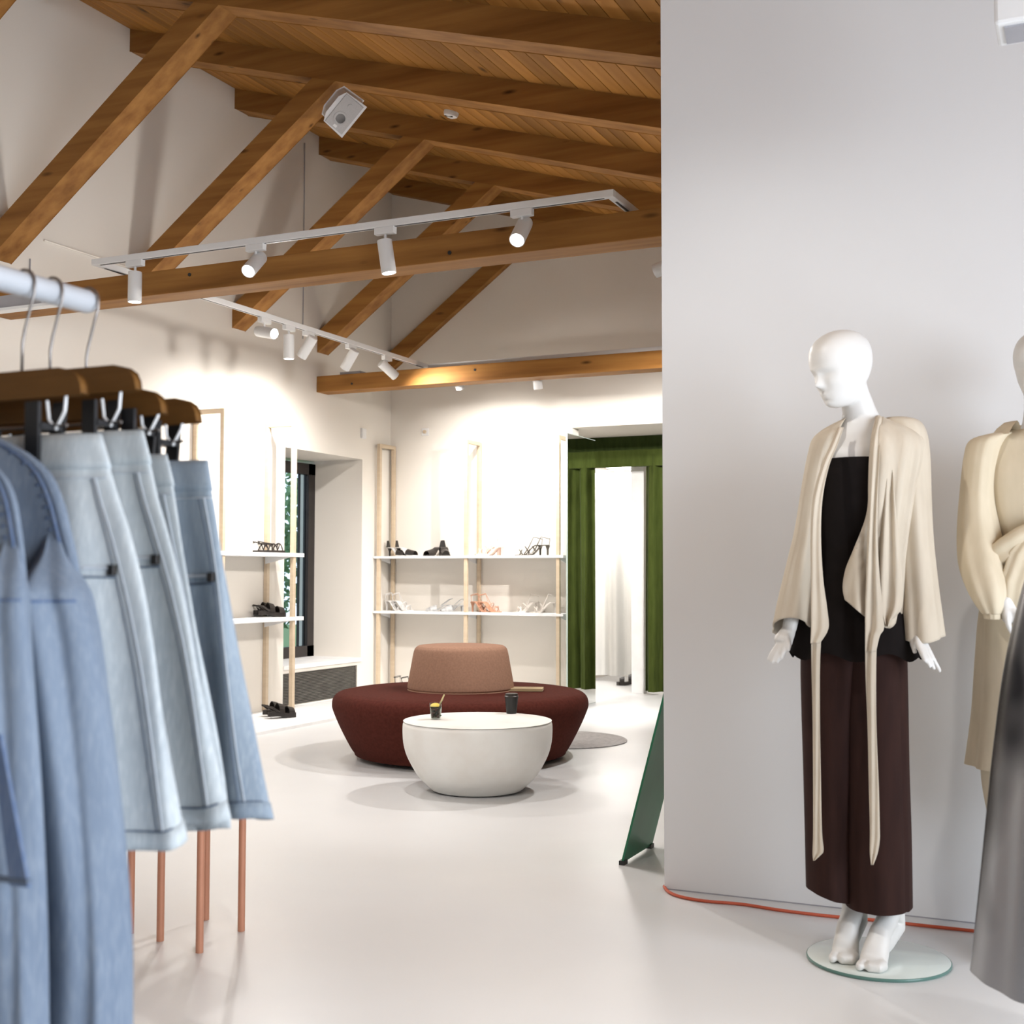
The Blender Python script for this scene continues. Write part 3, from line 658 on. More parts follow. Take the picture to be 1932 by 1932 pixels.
tag(MB().lathe([(.0001, .0), (.42, .0), (.425, .006), (.415, .012), (.0001, .012)], ru, 64).build('round_rug', M['rug'], org=ru, smooth=True, angle=40), 'small round grey rug on the floor behind the round sofa', 'rug')

# leaning green glass sheet against the partition end, cable
gx0, gx1 = -1.637, -1.380
gm = thing('leaning_glass_sheet', 'green tinted glass sheet leaning against the end of the partition', 'glass sheet', (gx0, 4.71, 0)); go = (gx0, 4.71, 0)
hgt = .95; dxg = gx1-gx0
MB().prism([(gx0, .012), (gx0+.008, .010), (gx1, hgt), (gx1-.008, hgt+.002)], 'y', 4.542, 4.89).build('sheet', M['green_glass'], gm, go)
for yy in (4.542, 4.86): MB().box(gx0-.008, gx0+.014, yy-.004, yy+.034, 0, .016).build('rubber_foot', M['black'], gm, go)
pts = [at(1253, 1672, Z=.006), at(1262, 1683, Z=.006), at(1285, 1692, Z=.006), at(1330, 1700, Z=.006), at(1400, 1706, Z=.006), at(1470, 1717, Z=.006), at(1560, 1728, Z=.006), at(1640, 1735, Z=.006), at(1740, 1746, Z=.006), at(1860, 1759, Z=.006), at(2000, 1776, Z=.006)]
cable('power_cable', 'orange cable lying along the foot of the partition wall', [tuple(r_[:3]) for r_ in smooth_rows([tuple(q) for q in pts], 4)], .0055, M['orange'])
struct(MB().prism([(-1.376, 0), (XR, 0), (XR, .003), (-1.376, .004)], 'y', 4.2605, 4.263).build('trim_5', M['grey_panel']))

# ------------------------------------------------------------------ copper legged stand behind the denim
lg = [(-2.375, 2.984), (-2.40, 3.215), (-2.556, 3.027), (-2.58, 3.27)]
ob_ = (-2.48, 3.12, 0)
cs = thing('copper_stand', 'low stand on slim copper coloured legs behind the hanging denim', 'stand', ob_)
for x, y in lg: MB().tube([(x, y, 0), (x, y, .46)], .0112, 16).build('leg', M['copper'], cs, ob_, smooth=True, angle=50)
MB().prism([(-2.36, 2.965), (-2.385, 3.235), (-2.60, 3.29), (-2.575, 3.008)], 'z', .46, .478).build('top', M['copper'], cs, ob_)
p2 = at(247, 1690, Y=3.05)
cs2 = thing('copper_stand', 'copper coloured stand half hidden by the light blue denim jackets', 'stand', (p2[0]-.1, 3.05, 0)); o2 = (p2[0]-.1, 3.05, 0)
for dx, dy in ((0, 0), (-.30, .0), (.0, -.26), (-.30, -.26)): MB().tube([(p2[0]+dx, 3.05+dy, 0), (p2[0]+dx, 3.05+dy, .46)], .0112, 16).build('leg', M['copper'], cs2, o2, smooth=True, angle=50)
MB().prism([(p2[0]+.015, 3.065), (p2[0]+.015, 2.775), (p2[0]-.315, 2.775), (p2[0]-.315, 3.065)], 'z', .46, .478).build('top', M['copper'], cs2, o2)

# ------------------------------------------------------------------ clothes rail with denim
XC = -1.35
rz = float(at(60, 541, X=XC)[2])
ro = (XC, .55, 0)
cr = thing('clothes_rail', 'white tubular clothes rail carrying the denim garments', 'clothes rail', ro)
ye = float(at(172, 560, X=XC)[1])
MB().tube([(XC, -.25, rz), (XC, ye-.01, rz), (XC, ye, rz)], [.0175, .0175, .0145], 20).build('rail', M['rail'], cr, ro, smooth=True, angle=40)
for yy in (.0, .62):
    MB().tube([(XC, yy, .02), (XC, yy, rz)], .0145, 16).build('post', M['rail'], cr, ro, smooth=True, angle=40)
    MB().box(XC-.22, XC+.22, yy-.02, yy+.02, 0, .025).build('foot', M['rail'], cr, ro, bevel=.004)

def hanger(Yk, xe_px, ytop_px, label, clip_px=None, clip_y=None, hook=True):
    """wooden clip hanger in the plane Y=Yk; right end and top taken at their sight lines"""
    e = at(xe_px, ytop_px+20, Y=Yk); half = float(e[0])-XC; zt = float(at(xe_px-40, ytop_px, Y=Yk)[2])
    o = (XC, Yk, zt); t = thing('clip_hanger', label, 'hanger', o)
    h = .031
    prof = []
    for sg in (1, -1):
        P = [(half-.035, 0), (half-.018, -.004), (half-.007, -.011), (half-.002, -.02), (half, -h)]
        prof += [(sg*a, b) for a, b in (P if sg == 1 else P[::-1])]
    MB().prism([(XC+a, zt+b) for a, b in prof], 'y', Yk-.007, Yk+.007).build('bar', M['hanger'], t, o, bevel=.003)
    # hook: over the rail then down to the bar
    r = .021; pts = [(XC-r, rz-.012), (XC-r, rz)]
    for k in range(1, 9):
        a = math.pi*(1-k/8); pts.append((XC+r*math.cos(a), rz+r*math.sin(a)))
    pts += [(XC+r*.98, rz-.014), (XC+r*.7, rz-.03), (XC+.004, rz-.065), (XC, rz-.085), (XC, zt-.004)]
    MB().tube([(p[0], Yk, p[1]) for p in pts], .0021, 8).build('hook', M['steel'], t, o, smooth=True)
    if clip_px:
        c = at(clip_px, clip_y, Y=Yk); dxc = float(c[0])-XC; zc = float(c[2])
        MB().tube([(XC-dxc-.03, Yk, zc+.012), (XC+dxc+.03, Yk, zc+.012)], .002, 8).build('rod', M['steel'], t, o)
        for sg in (1, -1):
            xx = XC+sg*dxc
            MB().tube([(xx+sg*.028, Yk, zt-h), (xx+sg*.026, Yk, zc+.03), (xx+sg*.012, Yk, zc+.008), (xx, Yk, zc+.02), (xx-sg*.004, Yk, zc+.045)], .0021, 8).build('wire', M['white_metal'], t, o)
            k = MB().add([(xx+a, Yk+b, zc+d) for d in (.04, -.045) for a, b in ((-.011, -.030 if d > 0 else -.029), (.011, -.030 if d > 0 else -.029), (.011, -.024 if d > 0 else -.023), (-.011, -.024 if d > 0 else -.023))], [(0, 1, 2, 3), (7, 6, 5, 4), (0, 1, 5, 4), (1, 2, 6, 5), (2, 3, 7, 6), (3, 0, 4, 7)])
            k.add([(xx+a, Yk+b, zc+d) for d in (.045, -.02) for a, b in ((-.011, .016 if d > 0 else .009), (.011, .016 if d > 0 else .009), (.011, .021 if d > 0 else .014), (-.011, .021 if d > 0 else .014))], [(0, 1, 2, 3), (7, 6, 5, 4), (0, 1, 5, 4), (1, 2, 6, 5), (2, 3, 7, 6), (3, 0, 4, 7)])
            k.box(xx-.011, xx+.011, Yk-.026, Yk+.016, zc+.006, zc+.014)
            k.build('clip', M['clip'], t, o)
    return t
HY = [1.194, 1.292, 1.344, 1.415]
hanger(HY[0], 157, 699, 'wooden clip hanger on the rail next to the light blue jackets', 92, 822)
hanger(HY[1], 259, 694, 'second wooden clip hanger counted from the light blue jackets', 196, 815)
hanger(HY[2], 308, 739, 'third wooden clip hanger counted from the light blue jackets', 268, 830)
hanger(HY[3], 373, 756, 'wooden clip hanger at the free end of the rail', 314, 850)

def garment_rings(Yk, edge, thick, nth=72, rows=46, folds=(), xc=XC, ph=0.0, xmin=None):
    """closed cloth tube hanging in the plane Y=Yk; edge = [(px, py)] of its free side"""
    E_ = [at(x, y, Y=Yk) for x, y in edge]
    T = [(-e[2], e[0]) for e in E_]
    T = smooth_rows(T, 6); zs_ = [-t[0] for t in T]; xs_ = [t[1] for t in T]
    z0, z1 = zs_[0], zs_[-1]; rings = []
    for i in range(rows):
        t = i/(rows-1); z = lerp(z0, z1, t)
        x = float(np.interp(-z, [-q for q in zs_], xs_)); a = x-xc
        b = lerp(thick[0], thick[1], t**.8); ring = []
        for k in range(nth):
            th = 2*math.pi*k/nth; c, s = math.cos(th), math.sin(th)
            cx = math.copysign(abs(c)**.75, c); sy_ = math.copysign(abs(s)**.9, s)
            y = Yk+b*sy_
            for amp, fr, pp in folds:
                y += amp*min(1, t*1.6+.1)*math.sin(fr*math.pi*cx+pp+ph+1.1*t)
            ring.append((xc+a*cx+.004*math.sin(7*th+5*t+ph), y, z+.006*t*math.sin(3*th+ph)))
        rings.append(ring)
    return rings
def band(rings, i0, i1, off):
    """slice of a garment pushed out a little: waistbands and hems"""
    out = []
    sl = rings[i0:i1+1]
    def push(r, o_):
        c = np.mean(np.array(r), axis=0); res = []
        for p in r:
            d = np.array(p)-c; d[2] = 0; n = np.linalg.norm(d)+1e-9
            nn = np.array([d[0]*.25, d[1]*2.0, 0]); nn /= np.linalg.norm(nn)+1e-9
            res.append(tuple(np.array(p)+nn*o_))
        return res
    out = [push(sl[0], 0)]+[push(r, off) for r in sl]+[push(sl[-1], 0)]
    return out
def on_front(rings, i, k): return np.array(rings[i][k])

def shorts(Yk, edge, label, mt, ph, thick=(.018, .055)):
    rings = garment_rings(Yk, edge, thick, folds=tuple((a_*thick[1]/.05, b_, c_) for a_, b_, c_ in ((.012, 2.0, .3), (.007, 4.3, 1.0), (.004, 9.1, .5))), ph=ph)
    base = (XC, Yk, rings[-1][0][2]); t = thing('denim_shorts', label, 'shorts', base)
    MB().loft(rings, True, False, False).build('cloth', mt, t, base, smooth=True)
    MB().loft(band(rings, 0, 4, .0022), True, False, False).build('waistband', mt, t, base, smooth=True)
    MB().loft(band(rings, 43, 45, .0022), True, False, False).build('hem', mt, t, base, smooth=True)
    n = len(rings[0])
    def line(i, k0, k1, off, nm, m_, r):
        pts = []
        for k in range(k0, k1+1):
            p = on_front(rings, i, k % n); pts.append((p[0], p[1]-off, p[2]))
        MB().tube(pts, r, 5).build(nm, m_, t, base)
    def vline(k, i0, i1, off, nm, m_, r):
        MB().tube([(on_front(rings, i, k)[0]+.0008, on_front(rings, i, k)[1]-off, on_front(rings, i, k)[2]) for i in range(i0, i1+1)], r, 5).build(nm, m_, t, base)
    line(5, int(n*.52), int(n*.99), .001, 'waist_seam', M['stitch_pale'], .0010)
    line(43, int(n*.52), int(n*.99), .0012, 'hem_stitch', M['stitch'], .0014)
    vline(int(n*.955), 5, 43, .0012, 'side_seam', M['stitch_pale'], .0010)
    vline(int(n*.935), 5, 43, .0008, 'side_seam', M['stitch'], .0006)
    # back pocket edge with rivet
    i = 15; ks = [int(n*.83), int(n*.935)]
    line(i, ks[0], ks[1], .002, 'pocket_edge', M['stitch_pale'], .0024); line(i+1, ks[0], ks[1], .002, 'pocket_edge', M['stitch'], .0013)
    p = on_front(rings, i, ks[1])
    MB().box(p[0]-.005, p[0]+.005, p[1]-.006, p[1]+.002, p[2]-.009, p[2]+.004).build('rivet', M['rivet'], t, base, bevel=.001)
    return t
EG2 = [(183, 818), (196, 870), (215, 940), (236, 1010), (262, 1120), (282, 1240), (298, 1350), (312, 1450), (326, 1540), (336, 1598)]
EG3 = [(262, 812), (276, 870), (292, 940), (312, 1010), (336, 1100), (358, 1200), (380, 1310), (398, 1410), (414, 1490), (427, 1556)]
EG5 = [(308, 857), (320, 905), (330, 960), (344, 1040), (364, 1140), (384, 1240), (402, 1340), (416, 1430), (426, 1510), (430, 1570)]
EG4 = [(388, 868), (398, 920), (411, 985), (431, 1095), (450, 1210), (468, 1310), (486, 1410), (502, 1490), (514, 1548)]
shorts(HY[0], EG2, 'grey washed long denim shorts hanging next to the light blue jackets', M['denim_grey'], 0.0, (.018, .046))
shorts(HY[1], EG3, 'grey blue long denim shorts on the second hanger', M['denim_grey'], .9, (.016, .032))
shorts(HY[2], EG5, 'long denim shorts squeezed between two wider pairs', M['denim_grey'], 1.7, (.012, .020))
shorts(HY[3], EG4, 'pale blue long denim shorts at the free end of the rail', M['denim_pale'], 2.4, (.018, .046))

def jacket(Yk, edge, sedge, label, mt, ph, thick, placket=False):
    rings = garment_rings(Yk, edge, thick, folds=((.012, 2.5, .2), (.007, 5.1, .7)), ph=ph, rows=56)
    base = (XC, Yk, rings[-1][0][2]); t = thing('denim_jacket', label, 'jacket', base)
    MB().loft(rings, True, True, False).build('body', mt, t, base, smooth=True)
    n = len(rings[0])
    # sleeve: a second tube from the armhole down
    S = [at(x, y, Y=Yk-.016) for x, y, w_ in sedge]; sr = []
    for (q, (x, y, w_)) in zip(S, sedge):
        sr.append((-q[2], q[0], w_))
    sr = smooth_rows(sr, 5); rr = []
    for r_ in sr:
        z, xo, w_ = -r_[0], r_[1], r_[2]; ring = []; dk = min(1, max(.05, (w_-.008)/.058))**1.2
        for k in range(64):
            a = 2*math.pi*k/64; aa = a if a < math.pi else a-2*math.pi
            cr_ = 1-.26*dk*dk*math.exp(-((aa+.95+.12*math.sin(5*z))/.24)**2)
            ring.append((xo-w_/2+w_/2*math.cos(a)*(.6+.4*cr_)+.003*math.sin(4*a+8*z), Yk-.03*dk+thick[1]*.85*dk*math.sin(a)*cr_*(1+.08*math.sin(3*a+6*z)), z))
        rr.append(ring)
    MB().loft(rr, True, True, False).build('sleeve', mt, t, base, smooth=True)
    pts = [tuple(np.array(p)+np.array([.001, -.0012, .0])) for p in rr[16][34:63]]
    MB().tube(pts, .0018, 6).build('armhole_seam', M['seam_blue'], t, base)
    for kk, mm, rr_ in ((.972, 'seam_blue', .0022), (.985, 'stitch', .0010)):
        MB().tube([tuple(np.array(rings[i][int(n*kk)])+np.array([.001, -.0012, 0])) for i in range(1, 19)], rr_, 6).build('shoulder_seam', M[mm], t, base)
    for i in range(3, 19):
        p_ = np.array(rings[i][int(n*.955)]); MB().box(p_[0]-.003, p_[0]+.003, p_[1]-.0022, p_[1]-.0002, p_[2]-.0016, p_[2]+.0016).build('stitch', M['seam_blue'], t, base)
    if placket:
        a0 = at(-6, 1385, Y=Yk-.062); a1 = at(22, 1570, Y=Yk-.063); a2 = at(38, 1672, Y=Yk-.064)
        MB().ribbon([tuple(a0), tuple(a1), tuple(a2)], (1, .05, 0), [.012, .020, .024], .004, (0, 1, 0)).build('side_placket', M['seam_blue'], t, base)
        MB().ribbon([tuple(a2+np.array([-.05, 0, .004])), tuple(a2+np.array([.012, 0, .006]))], (0, 0, 1), [.005, .005], .006, (0, 1, 0)).build('bar_tack', M['stitch'], t, base)
    return t
J2 = [(-60, 800), (0, 830), (48, 856), (88, 893), (112, 945), (126, 1000), (140, 1060), (152, 1150), (165, 1260), (176, 1380), (186, 1500), (196, 1640), (204, 1780), (212, 1990)]
J2s = [(84, 985, .012), (112, 1040, .030), (142, 1085, .052), (164, 1122, .066), (182, 1190, .075), (198, 1300, .08), (215, 1440, .085), (230, 1590, .09), (241, 1740, .092), (244, 1850, .092), (243, 2010, .09)]
jacket(1.115, J2, J2s, 'light blue oversized denim jacket beside the grey shorts', M['denim_blue'], .4, (.02, .055))
J1 = [(-110, 830), (-40, 860), (6, 897), (28, 940), (42, 1010), (52, 1080), (62, 1180), (70, 1300), (78, 1450), (84, 1600), (90, 1800), (94, 2050)]
J1s = [(4, 985, .012), (26, 1040, .030), (46, 1085, .050), (58, 1122, .06), (64, 1180, .07), (72, 1300, .075), (81, 1450, .08), (88, 1600, .085), (94, 1800, .085), (97, 2050, .085)]
jacket(1.02, J1, J1s, 'light blue denim jacket with a dark blue side placket, furthest along the rail', M['denim_blue'], 1.6, (.02, .036), True)
for Yk, zj, lab in ((1.115, at(-60, 800, Y=1.115)[2], 'wooden hanger inside the jacket beside the shorts'), (1.02, at(-110, 830, Y=1.02)[2], 'wooden hanger inside the jacket with the dark placket')):
    t = thing('jacket_hanger', lab, 'hanger', (XC, Yk, rz-.1))
    MB().tube([(XC-.021, Yk, rz), (XC-.012, Yk, rz+.018), (XC, Yk, rz+.021), (XC+.015, Yk, rz+.015), (XC+.021, Yk, rz), (XC+.012, Yk, rz-.03), (XC, Yk, rz-.07), (XC, Yk, zj-.03)], .0021, 8).build('hook', M['steel'], t, (XC, Yk, rz-.1))
    MB().tube([(XC-.12, Yk, zj-.06), (XC-.06, Yk, zj-.04), (XC, Yk, zj-.03), (XC+.06, Yk, zj-.04), (XC+.12, Yk, zj-.06)], .008, 8).build('bar', M['hanger'], t, (XC, Yk, rz-.1))

# suspended grey panel behind the rail
pa = at(0, 572, Y=4.62); pb = at(118, 566, Y=4.62)
pn = thing('hanging_panel', 'grey suspended panel with a white lower lip behind the clothes rail', 'panel', (pa[0], 4.62, pa[2])); po = (pa[0], 4.62, pa[2])
MB().box(pa[0]-.9, pb[0]-.12, 4.60, 4.62, pa[2]-.035, pa[2]+.03).build('plate', M['grey_panel'], pn, po)
MB().box(pa[0]-.9, pb[0], 4.58, 4.64, pa[2]-.05, pa[2]-.036).build('lip', M['white_metal'], pn, po)
for xx in (pa[0]-.8, pa[0]-.1): MB().tube([(xx, 4.61, pa[2]+.02), (xx, 4.61, roof(xx)+.01)], .004).build('wire', M['steel'], pn, po)
# white box lamp hanging near the shop front
bx_ = at(1876, 46, D=2.9); bo_ = (bx_[0]+.12, bx_[1], bx_[2])
bl = thing('box_pendant', 'white box shaped pendant hanging in front of the partition', 'pendant', bo_)
MB().box(bx_[0], bx_[0]+.30, bx_[1], bx_[1]+.14, bx_[2], bx_[2]+.16).build('housing', M['white_metal'], bl, bo_, bevel=.008)
MB().box(bx_[0]+.02, bx_[0]+.28, bx_[1]+.02, bx_[1]+.12, bx_[2]-.004, bx_[2]+.002).build('cover', M['grey_panel'], bl, bo_)
MB().tube([(bx_[0]+.15, bx_[1]+.07, bx_[2]+.15), (bx_[0]+.15, bx_[1]+.07, roof(bx_[0]+.15)+.01)], .006).build('rod', M['steel'], bl, bo_)

# ------------------------------------------------------------------ mannequins
def V(x, y, D): return at(x, y, D=D)
def ring_px(xl, xr, y, D0, hd, n=40, fold=None, dy=None, tilt=0.0, e=1.0):
    """horizontal ring whose left and right sides sit on the sight lines xl, xr at depth D0"""
    c = V((xl+xr)/2, y, D0); hw = (xr-xl)/2*D0/F
    tc_ = np.array([-c[0], -c[1], 0]); tc_ /= np.linalg.norm(tc_); rh = np.array([-tc_[1], tc_[0], 0])
    out = []
    for k in range(n):
        a = 2*math.pi*k/n; ca, sa = math.cos(a), math.sin(a)
        ca = math.copysign(abs(ca)**e, ca); sa = math.copysign(abs(sa)**e, sa)
        f_ = 1+(fold(a) if fold else 0)
        p = c+rh*hw*ca*f_+tc_*hd*sa*f_
        p = p+np.array([0, 0, (dy(a)*D0/F if dy else 0)+tilt*sa])
        out.append(p)
    return out
def loft_px(mb, rows, n=40, sub=4, fold=None, dy=None, cap0=True, cap1=True):
    """rows: (y, xl, xr, D0, hd)"""
    R_ = smooth_rows(rows, sub); rings = []
    for j, (y, xl, xr, D0, hd) in enumerate(R_):
        t = j/(len(R_)-1)
        rings.append(ring_px(xl, xr, y, D0, hd, n, (lambda a, t=t: fold(a, t)) if fold else None, (lambda a, t=t: dy(a, t)) if dy else None))
    mb.loft(rings, True, cap0, cap1); return rings
def remeshed(mb, name, mt, parent, org, vox=.0035, it=3):
    ob = mb.build(name, mt, None, org)
    m_ = ob.modifiers.new('r', 'REMESH'); m_.mode = 'VOXEL'; m_.voxel_size = vox
    s2 = ob.modifiers.new('s', 'SMOOTH'); s2.iterations = it; s2.factor = .5
    dg = bpy.context.evaluated_depsgraph_get(); me = bpy.data.meshes.new_from_object(ob.evaluated_get(dg))
    old = ob.data; ob.modifiers.clear(); ob.data = me; bpy.data.meshes.remove(old)
    for p in me.polygons: p.use_smooth = True
    me.materials.clear(); me.materials.append(mt); ob.parent = parent; ob.location = (0, 0, 0); return ob
def head_mesh(mb, c, yaw, pitch, s=1.0):
    """yaw: 0 faces the camera, positive turns to the picture's left; pitch nods down"""
    rows = [(-.117, .050, -.012, .020), (-.110, .068, -.004, .032), (-.098, .078, .014, .043), (-.082, .082, .034, .051), (-.066, .084, .052, .058), (-.045, .085, .074, .066), (-.02, .086, .090, .072), (.005, .092, .098, .076), (.03, .093, .100, .076), (.055, .086, .094, .070), (.076, .071, .077, .058), (.091, .048, .052, .040), (.099, .022, .026, .019), (.1015, .004, .004, .003)]
    R_ = smooth_rows(rows, 4); n = 72; rings = []
    for u, f_, b_, w_ in R_:
        ring = []
        for k in range(n):
            a = 2*math.pi*k/n; sn, cs_ = math.sin(a), math.cos(a)          # a=0 is the side, a=90 the front
            ex = .86 if sn > 0 else 1.0
            S = w_*math.copysign(abs(cs_)**ex, cs_); Fr = (f_ if sn > 0 else b_)*sn
            if sn > 0:
                g = lambda s0, u0, ss, us: math.exp(-((S-s0)/ss)**2-((u-u0)/us)**2)
                Fr += .021*g(0, -.040, .010, .012)+.012*g(0, -.022, .008, .020)+.004*g(.009, -.045, .007, .007)+.004*g(-.009, -.045, .007, .007)
                for sd in (1, -1): Fr += -.006*g(sd*.030, -.012, .017, .010)+.002*g(sd*.031, -.013, .009, .006)+.004*g(sd*.038, -.040, .018, .016)
                Fr += .0065*g(0, -.069, .016, .0045)+.006*g(0, -.079, .013, .005)-.003*g(0, -.0742, .018, .002)-.004*g(0, -.088, .016, .005)+.005*g(0, -.100, .014, .010)+.004*g(0, .004, .04, .008)
            ring.append((S, Fr, u))
        rings.append(ring)
    rh = np.array([rt[0], rt[1], 0]); rh /= np.linalg.norm(rh); tc_ = -np.array([fw[0], fw[1], 0]); tc_ /= np.linalg.norm(tc_)
    fr = math.cos(yaw)*tc_-math.sin(yaw)*rh; sd = math.cos(yaw)*rh+math.sin(yaw)*tc_; upv = np.array([0, 0, 1.])
    f2 = math.cos(pitch)*fr-math.sin(pitch)*upv; u2 = math.cos(pitch)*upv+math.sin(pitch)*fr
    mb.loft([[np.array(c)+s*(p[0]*sd+p[1]*f2+p[2]*u2) for p in r] for r in rings])
def hand(mb, wrist, palm, tips, thumb, r=.0085):
    """wrist and knuckle centre points, fingertip points, thumb chain"""
    wv = np.array(wrist); pv = np.array(palm)
    mb.tube([tuple(wv), tuple(lerp(wv, pv, .35)), tuple(lerp(wv, pv, .75)), tuple(pv)], [.020, .023, .027, .022], 14)
    ax = pv-wv; ax /= np.linalg.norm(ax)
    for root, mid, tip in tips:
        mb.tube([tuple(lerp(wv, np.array(root), .6)), tuple(root), tuple(mid), tuple(tip), tuple(np.array(tip)+(np.array(tip)-np.array(mid))*.12)], [.009, r, r*.92, r*.72, r*.35], 10)
    mb.tube([tuple(q) for q in thumb], [.011, .0095, .0085, .006, .003][:len(thumb)], 10)
def foot(mb, P, W_, H_):
    """P: list of centre points ankle to toe; half widths and half heights per point"""
    rh = np.array([rt[0], rt[1], 0]); rh /= np.linalg.norm(rh); rings = []
    P = [np.array(p) for p in P]
    for i, p in enumerate(P):
        t = P[min(i+1, len(P)-1)]-P[max(i-1, 0)]; t /= np.linalg.norm(t)
        sd = rh-t*rh.dot(t); sd /= np.linalg.norm(sd); nn = np.cross(sd, t)
        rings.append([p+sd*W_[i]*math.cos(2*math.pi*k/24)+nn*H_[i]*math.sin(2*math.pi*k/24) for k in range(24)])
    mb.loft(rings)

# ---- mannequin in the kimono jacket
D0 = 3.58
mc = at(1657, 1812, Z=0); mbse = (float(mc[0]), float(mc[1]), 0.0)
mq = thing('mannequin', 'white abstract mannequin in a beige kimono jacket and chocolate trousers on a glass disc', 'mannequin', mbse)
MB().lathe([(.0001, .0), (.198, .0), (.198, .002), (.1985, .009), (.196, .0105), (.0001, .0105)], mbse, 72).build('base_disc', M['base_glass'], mq, mbse, smooth=True, angle=40)
MB().lathe([(.1984, .0005), (.2005, .002), (.2005, .008), (.1984, .0098)], mbse, 72).build('base_rim', M['base_edge'], mq, mbse, smooth=True)
b = MB()
loft_px(b, [(1260, 1540, 1690, D0, .070), (1190, 1532, 1694, D0, .085), (1110, 1542, 1688, D0, .080), (1040, 1556, 1680, D0, .070), (960, 1552, 1692, D0-.01, .086), (900, 1548, 1704, D0-.012, .094), (855, 1546, 1718, D0-.01, .088), (828, 1552, 1718, D0, .070), (808, 1575, 1690, D0, .055), (792, 1588, 1664, D0+.005, .047), (775, 1590, 1653, D0+.005, .045), (755, 1586, 1645, D0, .044), (735, 1582, 1637, D0-.005, .045), (715, 1580, 1632, D0-.005, .046)], n=40)
hc = V(1588, 689, D0-.015)
head_mesh(b, hc, R(66), R(15), .985)
wL = V(1489, 1188, D0-.05); wR = V(1722, 1178, D0-.09)
b.tube([tuple(V(1572, 838, D0)), tuple(V(1556, 852, D0)), tuple(V(1542, 920, D0)), tuple(V(1524, 1010, D0)), tuple(V(1506, 1100, D0-.02)), tuple(wL)], [.03, .036, .030, .027, .025, .020], 16)
b.tube([tuple(V(1700, 832, D0)), tuple(V(1722, 845, D0)), tuple(V(1732, 920, D0)), tuple(V(1736, 1010, D0-.01)), tuple(V(1732, 1100, D0-.05)), tuple(wR)], [.03, .036, .032, .030, .027, .020], 16)
pR = V(1738, 1212, D0-.12)
hand(b, wR, pR, [(V(1746, 1216, D0-.135), V(1760, 1243, D0-.15), V(1773, 1266, D0-.155)), (V(1743, 1220, D0-.145), V(1754, 1243, D0-.165), V(1762, 1262, D0-.17)), (V(1738, 1221, D0-.15), V(1748, 1243, D0-.175), V(1755, 1259, D0-.182)), (V(1733, 1218, D0-.15), V(1741, 1236, D0-.175), V(1746, 1248, D0-.185))],
     [wR, V(1721, 1198, D0-.115), V(1722, 1215, D0-.13), V(1727, 1233, D0-.14)])
pL = V(1474, 1216, D0-.07)
hand(b, wL, pL, [(V(1468, 1218, D0-.07), V(1457, 1233, D0-.075), V(1450, 1246, D0-.075)), (V(1472, 1221, D0-.08), V(1463, 1238, D0-.085), V(1457, 1250, D0-.085)), (V(1477, 1222, D0-.085), V(1470, 1239, D0-.09), V(1465, 1250, D0-.09)), (V(1481, 1219, D0-.09), V(1477, 1233, D0-.095), V(1474, 1243, D0-.095))],
     [wL, V(1484, 1204, D0-.085), V(1488, 1217, D0-.095), V(1487, 1229, D0-.10)])
# legs and raised feet
zf = .0105
def toe(x, y): return at(x, y, Z=zf+.013)
for (kx, ky, ax_, ay_, t_, mid) in (((1612, 1500), 0, 1612, 1712, (1588, 1809), (1601, 1765)), ((1660, 1500), 0, 1682, 1722, (1640, 1824), (1668, 1776))):
    k0 = V(kx[0], kx[1], D0); an = V(ax_, ay_, D0+(.05 if ax_ < 1650 else .02)); tp = toe(*t_)
    b.tube([tuple(V(kx[0], 1250, D0)), tuple(V(kx[0], 1400, D0)), tuple(k0), tuple(V((kx[0]+ax_)/2, 1600, D0+.03)), tuple(an)], [.060, .055, .045, .042, .034], 18)
    mdp = lerp(an, tp, .5)+np.array([0, 0, .018]); d_ = tp-an; hor = np.array([d_[0], d_[1], 0]); hor /= np.linalg.norm(hor)
    heel = an-hor*.030-np.array([0, 0, .045])
    b.tube([tuple(an+np.array([0, 0, .04])), tuple(an-hor*.012), tuple(heel), tuple(lerp(heel, tp, .4)+np.array([0, 0, -.002])), tuple(lerp(heel, tp, .75))], [.033, .034, .029, .026, .02], 16)
    ball = tp-hor*.035
    foot(b, [an+np.array([0, 0, .02]), lerp(an, mdp, .5), mdp, lerp(mdp, ball, .6)+np.array([0, 0, .006]), ball+np.array([0, 0, .008]), tp-hor*.012+np.array([0, 0, .004])], [.031, .030, .031, .036, .039, .032], [.031, .031, .027, .021, .017, .012])
    sdv = np.array([hor[1], -hor[0], 0])
    if sdv.dot(rt) > 0: sdv = -sdv
    b.tube([tuple(ball+sdv*.024), tuple(tp+sdv*.024), tuple(tp+hor*.016+sdv*.022), tuple(tp+hor*.023+sdv*.020)], [.016, .0135, .011, .006], 12)
    for w_ in (-.004, -.015, -.025): b.tube([tuple(ball+sdv*w_), tuple(tp+sdv*w_*.95+hor*(.004+w_*.3)), tuple(tp+hor*(.015+w_*.35)+sdv*w_*.9)], [.018, .0145, .010], 12)
remeshed(b, 'figure', M['manq'], mq, mbse, .0036, 3)
